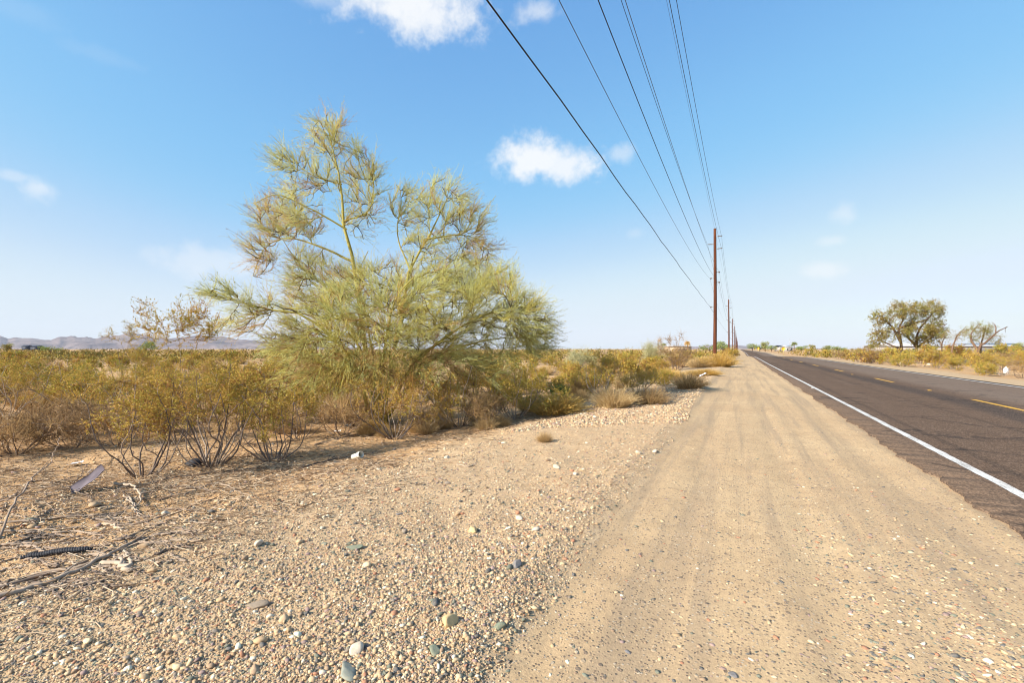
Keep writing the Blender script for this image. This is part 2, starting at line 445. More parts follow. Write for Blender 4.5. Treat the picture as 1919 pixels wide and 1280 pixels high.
M['litter'] = plant_mat('twig_litter', [(0.0, (0.07, 0.045, 0.03)), (0.5, (0.33, 0.21, 0.12)), (1.0, (0.60, 0.46, 0.31))], 0)

# ------------------------------------------------------------------ the setting
def grid_mesh(name, xs, ys, zf, mat, smooth=True):
    XX, YY = np.meshgrid(xs, ys, indexing='ij')
    V = np.stack([XX, YY, zf(XX, YY)], -1).reshape(-1, 3)
    idx = np.arange(len(V)).reshape(len(xs), len(ys))
    q = np.stack([idx[:-1, :-1], idx[1:, :-1], idx[1:, 1:], idx[:-1, 1:]], -1).reshape(-1, 4)
    return mesh_data(name, V, [q], mat, smooth=smooth)

def spaced(a, b, step, grow, far):
    out = list(np.arange(a, b, step)); s = step; x = b
    while x < far:
        out.append(x); s *= grow; x += s
    out.append(far)
    return np.array(out)
xr = spaced(2.0, 2.4, 0.1, 1.25, 8000)
xr = np.unique(np.concatenate([xr, np.arange(9, 15, 0.15), np.arange(15, 60, 1.2)]))
xl = -spaced(-2.0, 7.5, 0.035, 1.06, 8000)[::-1]
xs = np.concatenate([xl, xr[xr > 2.0 + 1e-6]])
ys = np.concatenate([-spaced(0.4, 1.0, 0.4, 1.5, 300)[::-1], spaced(0.0, 9.0, 0.035, 1.03, 9000)])
tag(link('ground', grid_mesh('ground', xs, ys, gh, M['ground'])), kind='structure')

def strip(name, lf, rf, z0, mat, y0, y1, nx=12, step=0.06, grow=1.012, follow=gh, skirt=0.0):
    ys = spaced(y0, y0 + 14, step, grow, y1)
    L, Rr = lf(ys), rf(ys)
    f = np.linspace(0, 1, nx)
    X = L[:, None] + (Rr - L)[:, None] * f[None]
    Y = np.broadcast_to(ys[:, None], X.shape)
    Z = follow(X, Y) + z0
    V = np.stack([X, Y, Z], -1)
    if skirt:
        a = V[:, :1].copy(); a[..., 2] -= skirt; a[..., 0] += 0.004
        b = V[:, -1:].copy(); b[..., 2] -= skirt; b[..., 0] -= 0.004
        V = np.concatenate([a, V, b], 1)
    n, k = V.shape[:2]
    idx = np.arange(n * k).reshape(n, k)
    q = np.stack([idx[:-1, :-1], idx[:-1, 1:], idx[1:, 1:], idx[1:, :-1]], -1).reshape(-1, 4)
    return tag(link(name, mesh_data(name, V.reshape(-1, 3), [q], mat, smooth=False)), kind='structure')

flat = lambda X, Y: roadz(Y)
strip('road', asph_l, asph_r, 0.0, M['asphalt'], -6, 1600, 14, 0.03, 1.02, flat, 0.09)
strip('dirt_shoulder', shoulder_l, lambda Y: asph_l(Y) + 0.06, 0.005, M['shoulder'], -6, 1500, 70, 0.05, 1.02)
def const(x, w=0.0): return lambda Y: np.full_like(np.asarray(Y, float), x) + w * fbm(np.asarray(Y) * 6, x, 3, 2)
strip('edge_line', const(EDGE_L - 0.048, 0.014), const(EDGE_L + 0.052, 0.014), 0.004, M['white_paint'], -4, 1500, 2, 0.06, 1.03, flat)
strip('edge_line', const(EDGE_R - 0.05, 0.01), const(EDGE_R + 0.05, 0.01), 0.004, M['white_paint'], -4, 1500, 2, 0.06, 1.03, flat)
# yellow dashes: 2.85 m painted, 7.3 m gap
DASH0 = 13.97
for k in range(-1, 22):
    y0 = DASH0 + k * 10.15
    yy = np.linspace(y0, y0 + 2.85, 16)
    V = np.stack([np.stack([const(MID - 0.055, 0.012)(yy), yy, roadz(yy) + 0.004], -1), np.stack([const(MID + 0.055, 0.012)(yy), yy, roadz(yy) + 0.004], -1)], 1).reshape(-1, 3)
    i = np.arange(15)[:, None] * 2
    tag(link('centre_dash', mesh_data('centre_dash', V, [i + np.array([[0, 1, 3, 2]])], M['yellow_paint'])), kind='structure')

# mountains
def mountains():
    m, t = new_mat('mountain_rock')
    v = t.n('ShaderNodeTexCoord').outputs['Object']
    n = t.noise(v, 0.004, 8, 0.65)
    finish(t, t.mix(t.sstep(n, 0.35, 0.65), (0.13, 0.10, 0.10), (0.26, 0.20, 0.185)), 1.0, n, 0.8, 40.0, 0.0)
    def ridge(name, prof, D0, depth, seed, rough):
        pp = np.array(prof, float)
        px = np.linspace(pp[0, 0], pp[-1, 0], 420)
        py = np.interp(px, pp[:, 0], pp[:, 1])
        rr = np.linspace(0, 1, 60)
        PX, RR = np.meshgrid(px, rr, indexing='ij')
        H = 0.88 * (HY - py)[:, None] / F * (D0 + 0.5 * depth)
        D = D0 + RR * depth
        lat = (PX - CX) / F * D
        n = fbm(lat / 260.0, RR * 5, seed, 5)
        n2 = np.abs(fbm(lat / 420.0, RR * 2.6, seed + 9, 5))
        prof_r = np.clip(1 - np.abs(RR - 0.55 - 0.25 * n) / 0.52, 0, 1) ** 0.8
        Z = H * prof_r * (1 + rough * (n * 0.5 - n2)) 
        Z = np.where((RR <= 0.001) | (RR >= 0.999), -6, Z - 1)
        V = FWD * D[..., None] + RGT * lat[..., None] + UP * Z[..., None]
        idx = np.arange(PX.size).reshape(PX.shape)
        q = np.stack([idx[:-1, :-1], idx[1:, :-1], idx[1:, 1:], idx[:-1, 1:]], -1).reshape(-1, 4)
        return tag(link(name, mesh_data(name, V.reshape(-1, 3), [q], m, smooth=False)), kind='structure')
    ridge('mountains', [(-260, 640), (-120, 626), (-40, 628), (0, 626), (15, 632), (28, 629), (60, 630), (84, 634), (96, 634), (112, 627), (125, 628), (140, 624), (155, 627), (180, 628), (195, 625), (215, 624), (240, 618), (270, 617), (300, 623), (340, 626),
                        (380, 623), (420, 626), (470, 631), (540, 639), (620, 646), (700, 652)], 4200, 1600, 3, 0.55)
    ridge('far_hills', [(1240, 654), (1290, 649), (1340, 644), (1375, 645), (1410, 648), (1440, 650), (1500, 651), (1600, 654)], 6000, 1200, 8, 0.4)
mountains()

# ------------------------------------------------------------------ stones
ICO_V = []
_p = (1 + 5 ** 0.5) / 2
for a, b in ((-1, _p), (1, _p), (-1, -_p), (1, -_p)):
    ICO_V += [(a, b, 0)]
for a, b in ((-1, _p), (1, _p), (-1, -_p), (1, -_p)):
    ICO_V += [(0, a, b)]
for a, b in ((_p, -1), (_p, 1), (-_p, -1), (-_p, 1)):
    ICO_V += [(a, 0, b)]
ICO_V = np.array(ICO_V) / math.sqrt(1 + _p * _p)
ICO_F = np.array([[0, 11, 5], [0, 5, 1], [0, 1, 7], [0, 7, 10], [0, 10, 11], [1, 5, 9], [5, 11, 4], [11, 10, 2], [10, 7, 6], [7, 1, 8],
                  [3, 9, 4], [3, 4, 2], [3, 2, 6], [3, 6, 8], [3, 8, 9], [4, 9, 5], [2, 4, 11], [6, 2, 10], [8, 6, 7], [9, 8, 1]])
def subdiv(V, Fc):
    V = list(map(tuple, V)); cache = {}; out = []
    def mid(a, b):
        k = (min(a, b), max(a, b))
        if k not in cache:
            m = (np.array(V[a]) + np.array(V[b])); m /= np.linalg.norm(m)
            cache[k] = len(V); V.append(tuple(m))
        return cache[k]
    for a, b, c in Fc:
        x, y, z = mid(a, b), mid(b, c), mid(c, a)
        out += [(a, x, z), (b, y, x), (c, z, y), (x, y, z)]
    return np.array(V), np.array(out)
ICO2_V, ICO2_F = subdiv(ICO_V, ICO_F)
ICO3_V, ICO3_F = subdiv(ICO2_V, ICO2_F)

PAL = 1.38 * np.array([1, .98, .92]) * np.array([(.37, .26, .16), (.31, .21, .125), (.44, .33, .21), (.22, .15, .10), (.55, .47, .36), (.07, .075, .08), (.10, .115, .095), (.26, .12, .075), (.20, .14, .135), (.15, .13, .115)])
PALW = np.array([.22, .17, .17, .11, .07, .06, .07, .04, .05, .04])
def stone_cols(rng, n, dark=1.0):
    wts = PALW.copy(); wts[5:] *= dark; wts /= wts.sum()
    c = PAL[rng.choice(len(PAL), n, p=wts)] * rng.uniform(0.82, 1.15, (n, 1))
    return np.clip(c, 0, 0.8)

def stones_mesh(name, rng, XY, size, flatn, sink, dark=1.0, base=(ICO_V, ICO_F), smooth=False, cols=None):
    n = len(XY); BV, BF = base; k = len(BV)
    V = BV[None] * (1 + rng.uniform(-0.36, 0.30, (n, k, 1)))
    ax = np.stack([rng.uniform(0.75, 1.35, n), rng.uniform(0.6, 1.0, n), flatn * rng.uniform(0.7, 1.3, n)], 1)
    V = V * ax[:, None] * size[:, None, None]
    tx = rng.normal(0, 0.25, n); ty = rng.normal(0, 0.25, n); rz = rng.uniform(0, 6.283, n)
    def rot(V, i, j, a):
        ca, sa = np.cos(a)[:, None], np.sin(a)[:, None]
        A, B = V[..., i].copy(), V[..., j].copy()
        V[..., i] = A * ca - B * sa; V[..., j] = A * sa + B * ca
    rot(V, 1, 2, tx); rot(V, 0, 2, ty); rot(V, 0, 1, rz)
    z = gh(XY[:, 0], XY[:, 1])
    V[..., 0] += XY[:, :1]; V[..., 1] += XY[:, 1:2]
    V[..., 2] += (z + size * flatn * (1 - sink))[:, None]
    Fc = (BF[None] + (np.arange(n) * k)[:, None, None]).reshape(-1, 3)
    cols = stone_cols(rng, n, dark) if cols is None else cols
    col = np.concatenate([np.repeat(cols, k, 0), np.ones((n * k, 1))], 1)
    return mesh_data(name, V.reshape(-1, 3), [Fc], M['stone'], col=col, smooth=smooth)

rng = np.random.default_rng(7)
def scatter(n, dmin, dmax, dens, power=1.0):
    """random ground points, thinning with distance from the viewpoint"""
    out = []; cnt = 0
    while cnt < n:
        m = n * 3
        u = rng.uniform(0, 1, m)
        D = (dmin ** (1 - power) + u * (dmax ** (1 - power) - dmin ** (1 - power))) ** (1 / (1 - power)) if power != 1 else dmin * (dmax / dmin) ** u
        px = rng.uniform(-140, 2060, m)
        p = FWD[None, :2] * D[:, None] + RGT[None, :2] * ((px - CX) / F * D)[:, None]
        keep = rng.uniform(0, 1, m) < dens(p[:, 0], p[:, 1])
        out.append(p[keep]); cnt += keep.sum()
    return np.concatenate(out)[:n]
def dens_berm(X, Y):
    sl, bl = shoulder_l(Y), berm_l(Y)
    d = np.clip((sl - X) / 0.18, 0, 1) * np.clip((X - bl) / 0.5 + 0.35, 0.0, 1)
    patch = 0.62 + 0.75 * fbm(X * 0.8, Y * 0.8, 90, 3)
    ridge = np.exp(-((X - sl + 0.5) / 0.5) ** 2) * 0.6
    near_left = np.clip((6.5 - Y) / 3, 0, 1) * np.clip((-1.5 - X) / 1.0, 0, 1) * 0.3
    return np.clip(d * (patch * 0.6 + ridge) + near_left * (X > -7), 0, 1)
def dens_shoulder(X, Y):
    on = (X > shoulder_l(Y) - 0.05) & (X < asph_l(Y) - 0.02)
    streak = 1.3 * np.exp(-((X - 1.15 + 0.03 * Y) / 0.42) ** 2) * np.clip((5.5 - Y) / 3.5, 0, 1) + 0.55 * np.exp(-((X - 0.55) / 0.09) ** 2) + np.exp(-((X - 1.9) / 0.2) ** 2) * 0.5 * np.clip((4 - Y) / 3, 0, 1)
    return on * np.clip(0.10 + 0.3 * np.clip(fbm(X * 2, Y * 1.2, 95, 3), 0, 1) + streak * 0.9, 0, 1)
def dens_desert(X, Y):
    return ((X < berm_l(Y) + 0.4) | (X > 9.6)) * np.clip(0.35 + 0.8 * fbm(X * 0.6, Y * 0.6, 99, 3), 0.05, 1)
def dens_far_berm(X, Y):
    return ((X < shoulder_l(Y)) & (X > berm_l(Y))) * np.clip(0.7 + 0.6 * fbm(X, Y, 97, 2), 0.1, 1.0)
p1 = scatter(145000, 1.75, 9.5, dens_berm, 1.0)
q_ = np.stack([rng.uniform(-6.5, -.8, 60000), rng.uniform(-1.5, 6.0, 60000)], 1)       # the berm goes on beside and behind the viewpoint
d_ = q_ @ FWD[:2]
q_ = q_[((d_ < 1.8) | (np.abs(q_ @ RGT[:2]) * F / np.maximum(d_, .01) > 1085)) & (rng.uniform(0, 1, len(q_)) < dens_berm(q_[:, 0], q_[:, 1]))]
p1 = np.concatenate([p1, q_])
s1 = np.clip(rng.lognormal(math.log(0.0037), 0.55, len(p1)), 0.002, 0.018) * (1 + 0.02 * p1[:, 1])
tag(link('gravel', stones_mesh('gravel', rng, p1, s1, 0.5, 0.55, 1.4)), 'loose tan and grey gravel covering the roadside berm', 'gravel', kind='stuff')
p2 = scatter(27000, 1.75, 12, dens_shoulder, 1.0)
s2 = np.clip(rng.lognormal(math.log(0.0054), 0.5, len(p2)), 0.003, 0.02)
tag(link('shoulder_gravel', stones_mesh('shoulder_gravel', rng, p2, s2, 0.45, 0.65, 3.0)), 'small dark stones pressed into the packed dirt shoulder', 'gravel', kind='stuff')
p3 = scatter(15000, 4, 16, dens_desert, 1.0)
s3 = np.clip(rng.lognormal(math.log(0.009), 0.5, len(p3)), 0.004, 0.04)
tag(link('desert_gravel', stones_mesh('desert_gravel', rng, p3, s3, 0.5, 0.5)), 'scattered stones on the orange desert dirt', 'gravel', kind='stuff')
p4 = scatter(32000, 8.5, 45, dens_far_berm, 1.0)
s4 = np.clip(rng.lognormal(math.log(0.011), 0.45, len(p4)), 0.006, 0.035)
tag(link('berm_gravel', stones_mesh('berm_gravel', rng, p4, s4, 0.5, 0.5, 0.8)), 'pale gravel along the berm farther up the road', 'gravel', kind='stuff')

# ------------------------------------------------------------------ growing plants
def unit(v): return v / (np.linalg.norm(v, axis=-1, keepdims=True) + 1e-9)

def resample(pts, n):
    pts = np.asarray(pts, float)
    d = np.concatenate([[0], np.cumsum(np.linalg.norm(np.diff(pts, axis=0), axis=1))])
    # smooth the corners with Catmull-Rom
    P_ = np.concatenate([[2 * pts[0] - pts[1]], pts, [2 * pts[-1] - pts[-2]]])
    s = np.linspace(0, d[-1], n); out = []
    for x in s:
        i = min(max(np.searchsorted(d, x) - 1, 0), len(pts) - 2)
        t = (x - d[i]) / (d[i + 1] - d[i] + 1e-9)
        p0, p1, p2, p3 = P_[i:i + 4]
        out.append(0.5 * (2 * p1 + (p2 - p0) * t + (2 * p0 - 5 * p1 + 4 * p2 - p3) * t * t + (3 * p1 - p0 - 3 * p2 + p3) * t ** 3))
    return np.array(out)

def grow(rng, roots, targets, n=6, k=0.62, rmin=0.003, wig=0.05, lift=0.1, reach=1.6, turn=0.6, follow=0.55):
    """roots: (points, radius at base, radius at tip); each target is reached from the nearest limb by a curved branch"""
    NP, ND, NR = [], [], []
    RP, RR = [], []
    for pts, r0, r1 in roots:
        q = resample(pts, 12)
        L = np.linalg.norm(q[-1] - q[0])
        q[1:-1] += rng.normal(0, wig * 0.25 * L / 4, (10, 3))
        r = np.linspace(r0, r1, 12)
        RP.append(q); RR.append(r)
        dd = unit(np.gradient(q, axis=0))
        NP.append(q[3:]); ND.append(dd[3:]); NR.append(r[3:])
    cap = sum(map(len, NP)) + len(targets) * (n - 1)
    NPa = np.zeros((cap, 3)); NDa = np.zeros((cap, 3)); NRa = np.zeros(cap)
    m = sum(map(len, NP))
    NPa[:m] = np.concatenate(NP); NDa[:m] = np.concatenate(ND); NRa[:m] = np.concatenate(NR)
    targets = np.asarray(targets, float)
    d0 = np.min(np.linalg.norm(targets[:, None] - NPa[None, :m], axis=2), axis=1)
    BP, BR = [], []
    for ti in np.argsort(d0):
        t = targets[ti]
        v = t - NPa[:m]
        d = np.linalg.norm(v, axis=1)
        cos = (v * NDa[:m]).sum(1) / (d + 1e-6)
        i = int(np.argmin(d * (reach - turn * cos)))
        L = d[i]
        if L < 1e-3: continue
        p0, p2 = NPa[i], t
        p1 = p0 + (unit(NDa[i]) * follow + unit(v[i]) * (1 - follow)) * L * 0.5 + np.array([0, 0, -lift * L])
        s = np.linspace(0, 1, n)[:, None]
        q = (1 - s) ** 2 * p0 + 2 * s * (1 - s) * p1 + s * s * p2
        q[1:-1] += rng.normal(0, wig * L, (n - 2, 3))
        r0 = max(NRa[i] * k, rmin * 1.15)
        r = np.linspace(r0, max(r0 * 0.45, rmin), n)
        BP.append(q); BR.append(r)
        dd = unit(np.gradient(q, axis=0))
        NPa[m:m + n - 1] = q[1:]; NDa[m:m + n - 1] = dd[1:]; NRa[m:m + n - 1] = r[1:]
        m += n - 1
    return np.array(RP), np.array(RR), np.array(BP), np.array(BR)

def sample_on(rng, BP, per, t0=0.25):
    """random points and tangents along branches"""
    Mb, n, _ = BP.shape
    i = np.repeat(np.arange(Mb), per)
    t = rng.uniform(t0, 1.0, len(i)) * (n - 1.001)
    a = t.astype(int); f = (t - a)[:, None]
    p = BP[i, a] * (1 - f) + BP[i, a + 1] * f
    return i, p, unit(BP[i, a + 1] - BP[i, a])

def twigs(rng, BP, per, L, spread, bias=(0, 0, 0), droop=0.0, n=4, t0=0.25, rad=0.003, centre=None, pull=0.0):
    i, p, tan = sample_on(rng, BP, per, t0)
    K = len(i)
    d = tan + rng.normal(0, spread, (K, 3)) + np.asarray(bias)
    if centre is not None: d = d + pull * unit(p - np.asarray(centre))
    d = unit(d)
    ln = rng.uniform(L[0], L[1], K)[:, None, None]
    s = np.linspace(0, 1, n)[None, :, None]
    side = rng.normal(0, 0.16, (K, 1, 3))
    T = p[:, None] + ln * (d[:, None] * s + side * s * s + np.array([0, 0, -droop]) * s * s)
    r = np.broadcast_to(np.linspace(rad, rad * 0.35, n), (K, n))
    return i, T, r

def ellips(rng, c, r, n, shell=0.0):
    v = unit(rng.normal(size=(n, 3))) * (shell + (1 - shell) * rng.uniform(0, 1, (n, 1)) ** (1 / 3.0))
    return np.asarray(c) + v * np.asarray(r)

# ---- the palo verde beside the berm: limbs and lobes measured in its own frame (right, away, up)
TD = 11.6
def tree_limb(pts): return np.array([P(x, y, TD + o) for x, y, o in pts])
def make_palo_verde():
    rng = np.random.default_rng(11)
    base = atD(708, TD)
    gz = base[2] - 0.05
    T0 = lambda dx, dd: tuple(base + RGT * dx + FWD * dd - UP * 0.06)
    def limb(start, pts): return np.concatenate([[start], tree_limb(pts)])
    roots = [
        (limb(T0(0, 0), [(690, 690, .05), (676, 600, 0), (664, 492, -.15), (643, 415, -.2), (640, 345, -.1), (623, 280, 0), (611, 222, .05)]), 0.078, 0.008),
        (limb(T0(.08, -.05), [(732, 690, -.2), (752, 600, -.3), (768, 505, -.3), (800, 448, -.2), (818, 412, 0), (838, 372, .2)]), 0.068, 0.010),
        (limb(T0(-.1, -.1), [(668, 690, -.6), (625, 635, -1.0), (566, 590, -1.2), (475, 575, -1.3), (398, 543, -1.2)]), 0.051, 0.007),
        (limb(T0(.1, -.1), [(770, 690, -.8), (850, 622, -1.2), (930, 582, -1.0), (1005, 575, -.6)]), 0.054, 0.007),
        (limb(T0(.1, .1), [(800, 680, .8), (900, 640, 1.2), (1005, 632, 1.0)]), 0.048, 0.007),
        (limb(tuple(P(664, 492, TD - .15)), [(600, 462, .15), (540, 446, .5), (498, 462, .6), (474, 516, .5)]), 0.031, 0.006),
        (limb(tuple(P(690, 690, TD + .05)), [(628, 560, .8), (566, 500, 1.0), (525, 440, 1.2)]), 0.034, 0.007),
        (limb(T0(0, -.15), [(722, 640, -1.2), (742, 560, -1.6), (775, 520, -1.9)]), 0.048, 0.008),
        (limb(T0(0, .15), [(690, 610, 1.2), (672, 520, 1.7), (690, 470, 1.9)]), 0.041, 0.008),
        (limb(tuple(P(643, 415, TD - .2)), [(690, 395, -.1), (700, 350, .1), (690, 300, .2)]), 0.020, 0.006),
        (limb(tuple(P(640, 345, TD - .1)), [(590, 330, .3), (545, 300, .5)]), 0.018, 0.006),
        (limb(tuple(P(650, 430, TD - .2)), [(590, 395, -.4), (520, 365, -.6), (480, 380, -.7)]), 0.023, 0.006),
        (limb(tuple(P(800, 448, TD - .2)), [(860, 440, .1), (905, 450, .4)]), 0.024, 0.006),
        (limb(tuple(P(768, 505, TD - .3)), [(745, 440, .1), (752, 370, .3), (742, 345, .3)]), 0.020, 0.006),
        (limb(T0(-.05, .1), [(640, 650, .4), (580, 620, .8), (520, 640, 1.0)]), 0.034, 0.007),
    ]
    L = []   # lobes: px, py, rx, ry, depth offset, depth radius (m), targets, brown share
    L += [(614, 255, 34, 44, .05, .5, 58, .2), (658, 320, 45, 50, .1, .6, 58, .15), (575, 345, 54, 52, .2, .7, 70, .2), (522, 412, 54, 42, .3, .7, 78, .45),
          (560, 425, 60, 30, 0, .7, 50, .4), (672, 405, 38, 45, 0, .5, 45, .3), (487, 478, 30, 46, .5, .5, 45, .75), (535, 300, 26, 22, .4, .4, 24, .05), (700, 350, 14, 36, .2, .4, 20, .2)]
    L += [(765, 390, 34, 46, .2, .6, 46, .1), (828, 378, 46, 46, .1, .7, 58, .14), (868, 430, 48, 48, .3, .7, 70, .25), (885, 475, 36, 30, .3, .6, 40, .5), (790, 450, 45, 45, -.1, .6, 50, .2)]
    L += [(600, 540, 66, 58, .3, 1.0, 130, .36), (700, 575, 105, 76, -.9, 1.0, 230, .16), (705, 540, 90, 50, 1.2, .9, 110, .2), (815, 560, 80, 76, -.7, 1.1, 200, .06), (860, 520, 60, 45, .5, .9, 90, .06),
          (690, 655, 190, 52, -1.0, 1.3, 310, .34), (700, 610, 150, 50, -1.9, .7, 120, .22), (640, 705, 130, 30, -1.2, .9, 100, .5), (830, 690, 130, 34, -1.2, .9, 110, .35), (585, 600, 55, 60, .6, 1.0, 90, .3), (570, 500, 36, 32, 1.0, .6, 40, .4)]
    L += [(925, 575, 75, 46, -.8, .9, 150, .05), (985, 600, 46, 46, -.5, .8, 100, .08), (900, 640, 100, 44, .6, 1.1, 150, .12), (1000, 640, 36, 24, .9, .6, 40, .1), (930, 530, 40, 24, -.2, .7, 40, .04)]
    L += [(420, 552, 34, 16, -1.2, .4, 26, .05), (485, 578, 60, 22, -1.2, .5, 38, .15), (455, 612, 46, 18, -1.1, .4, 18, .5), (545, 640, 56, 34, .4, .8, 50, .3)]
    tg, br = [], []
    for px, py, rx, ry, o, dr, nt, bs in L:
        e = ellips(rng, (0, 0, 0), (1, 1, 1), nt, 0.15)
        D = TD + o + e[:, 1] * dr
        x = (px + e[:, 0] * rx - CX) / F * D; z = CAMH + (HY - (py + e[:, 2] * ry)) / F * D
        p = FWD * D[:, None] + RGT * x[:, None] + UP * z[:, None]
        ok = z > gz + 0.35
        tg.append(p[ok]); br.append(np.full(ok.sum(), bs))
    tg = np.concatenate(tg); br = np.concatenate(br)
    o0 = base.copy(); o0[2] = gz
    loc = lambda p: p - o0
    RP, RR, BP, BR = grow(rng, [(loc(p), a, b) for p, a, b in roots], loc(tg), n=6, k=0.70, rmin=.0068, wig=.03, lift=0.03, reach=2.2, turn=1.5, follow=.38)
    tr = MB()
    tr.tubes(RP, RR, 9, rng.uniform(.45, .75, len(RP)))
    tr.tubes(BP, BR, 5, rng.uniform(.0, 0.5, len(BP)))
    cr = MB()
    tip = BP[:, -1]
    dist = np.linalg.norm(loc(tg)[None] - tip[:, None], axis=2).argmin(1)
    bshare = br[dist]
    i, TT, rr = twigs(rng, BP, 7, (.2, .58), .28, (0, 0, .12), .08, n=4, t0=.2, rad=.004, centre=(0, 0, 1.6), pull=.75)
    brown = rng.uniform(0, 1, len(BP)) < bshare
    base_t = np.where(brown, rng.uniform(.02, .25, len(BP)), rng.uniform(.42, .95, len(BP)))
    tt = np.clip(base_t[i] + rng.normal(0, .08, len(i)), 0, 1)
    cr.tubes(TT, rr, 3, tt)
    j, T2, r2 = twigs(rng, TT, 2, (.08, .22), .35, (0, 0, .1), .05, n=3, t0=.2, rad=.0026)
    t2 = np.clip(tt[j] + rng.normal(0, .06, len(j)), 0, 1)
    cr.tubes(T2, r2, 3, t2)
    k, p, tan = sample_on(rng, T2, 2, .1)
    cr.leaves(p, tan + rng.normal(0, .5, p.shape), rng.uniform(.025, .06, len(p)), .007, rng, np.clip(t2[k] + rng.normal(0, .08, len(k)), 0, 1))
    k, p, tan = sample_on(rng, TT, 3, .1)
    cr.leaves(p, tan + rng.normal(0, .5, p.shape), rng.uniform(.03, .07, len(p)), .007, rng, np.clip(tt[k] + rng.normal(0, .08, len(k)), 0, 1))
    thing('palo_verde_tree', o0, 'big wispy yellow green palo verde tree with two uneven tops beside the gravel berm', 'tree', None,
          [('trunk', tr.data('palo_verde_trunk', M['bark_green'], True)), ('crown', cr.data('palo_verde_crown', M['verde']))])
make_palo_verde()

# ---- bushes
def make_bush(name, seed, H=1.6, W_=1.0, stems=11, nt=170, per=5, leaf=(.010, .018), leaf_n=6, low=0.35, stem_r=.016, lean=(0, 0), mats=('creo_stem', 'creo_leaf'), tw=(.08, .24), brown=0.15, twr=.0022, sides=4, open_=0.0, part='foliage', spike=0):
    rng = np.random.default_rng(seed)
    roots = []
    for s in range(stems):
        a = 6.283 * (s + rng.uniform(0, .8)) / stems
        out = rng.uniform(.35, 1.0)
        R_ = W_ * out
        h = H * rng.uniform(.62, .95) * (1.05 - .25 * out)
        x, y = math.cos(a), math.sin(a)
        b = np.array([x * .07 * rng.uniform(.3, 1.4), y * .07 * rng.uniform(.3, 1.4), -.04])
        j = lambda k: rng.normal(0, .05 * H * k, 3)
        roots.append(([b, b + [x * R_ * .34, y * R_ * .34, h * .26 + .04] + j(.6), [x * R_ * .66 + lean[0] * .4, y * R_ * .66 + lean[1] * .4, h * .6] + j(1.2), [x * R_ * .82 + lean[0], y * R_ * .82 + lean[1], h] + j(1.6)], stem_r * rng.uniform(.5, 1.1), stem_r * .3))
    v = unit(rng.normal(size=(nt, 3))) * rng.uniform(.45, 1, (nt, 1))
    lump = 1 + .28 * np.sin(3 * np.arctan2(v[:, 1], v[:, 0]) + seed) + .12 * rng.normal(size=nt)
    tg = np.stack([v[:, 0] * W_ * lump + lean[0] * .7, v[:, 1] * W_ * lump + lean[1] * .7, H * (low + (1 - low) * (.5 + .5 * v[:, 2] * lump))], 1)
    tg = tg[rng.integers(0, max(nt // 5, 6), nt)] * .8 + tg * .2 + rng.normal(0, .05 * W_, (nt, 3))
    for _ in range(spike):
        a = YAW + math.pi + rng.normal(0, .7); q_ = W_ * rng.uniform(.15, .95)
        tg = np.concatenate([tg, [[math.cos(a) * q_, math.sin(a) * q_, H * rng.uniform(1.05, 1.35)]] + rng.normal(0, .09, (6, 3))])
    tg[:, 2] = np.maximum(tg[:, 2], .08)
    RP, RR, BP, BR = grow(rng, roots, tg, n=5, k=.62, rmin=twr * 1.2, wig=.06, lift=.05)
    st = MB()
    st.tubes(RP, RR, 6, rng.uniform(.1, .75, len(RP)))
    st.tubes(BP, BR, sides, rng.uniform(.15, .9, len(BP)))
    i, TT, rr = twigs(rng, BP, per, tw, .55, (0, 0, .35), .0, n=3, t0=.35, rad=twr)
    fo = MB()
    bt = np.where(rng.uniform(0, 1, len(BP)) < brown, rng.uniform(0, .2, len(BP)), rng.uniform(.3, 1, len(BP)))
    fo.tubes(TT, rr, 3, rng.uniform(.0, .45, len(TT)))
    k, p, tan = sample_on(rng, TT, leaf_n, .15)
    fo.leaves(p + rng.normal(0, .008, p.shape), tan + rng.normal(0, .8, p.shape), rng.uniform(leaf[0], leaf[1], len(p)) * 1.3, rng.uniform(leaf[0], leaf[1], len(p)) * .75, rng, np.clip(bt[i[k]] + rng.normal(0, .12, len(k)), 0, 1))
    return [('stem', st.data(name + '_stem', M[mats[0]])), (part, fo.data(name + '_' + part, M[mats[1]]))]

def bush_at(parts, p, label, cat='bush', group=None, rz=0.0, s=1.0, name='creosote_bush'):
    return thing(name, (p[0], p[1], p[2] - .01), label, cat, group, parts, rz, s)

def gp(px, py): return G(px, py)
CG = 'creosote bushes along the berm'
bush_at(make_bush('creosote', 121, 1.55, .85, 11, 170, 6, (.014, .023), 7, 0.25, 0.0133, lean=(-.04, .04)), gp(268, 893), 'thin creosote bush with bare fanned dark stems, nearest to the grey plastic strip', group=CG)
bush_at(make_bush('creosote', 22, 1.75, 1.05, 20, 216, 6, (.014, .023), 7, 0.26, 0.0148, spike=16), gp(395, 874), 'tall creosote bush with many dark stems and wispy spikes reaching above the far hills', group=CG)
bush_at(make_bush('creosote', 23, 1.3, .72, 15, 136, 6, (.014, .023), 7, 0.22, 0.0117), gp(512, 864), 'short leafy creosote bush between the tall spiky one and the white pipe', group=CG)
bush_at(make_bush('creosote', 24, 1.35, 1.15, 16, 216, 6, (.014, .023), 6, 0.12, 0.0133), gp(740, 822), 'spreading creosote bush with bare arching stems under the middle of the palo verde', group=CG)
bush_at(make_bush('creosote', 25, 1.6, 1.35, 18, 302, 6, (.014, .023), 7, 0.06, 0.0133), gp(860, 800), 'dense dark olive creosote bush under the right half of the palo verde', group=CG)
bush_at(make_bush('creosote', 26, 1.35, 1.05, 15, 216, 6, (.014, .023), 7, 0.05, 0.0117), gp(965, 786), 'rounded olive creosote bush reaching the gravel edge right of the palo verde', group=CG)
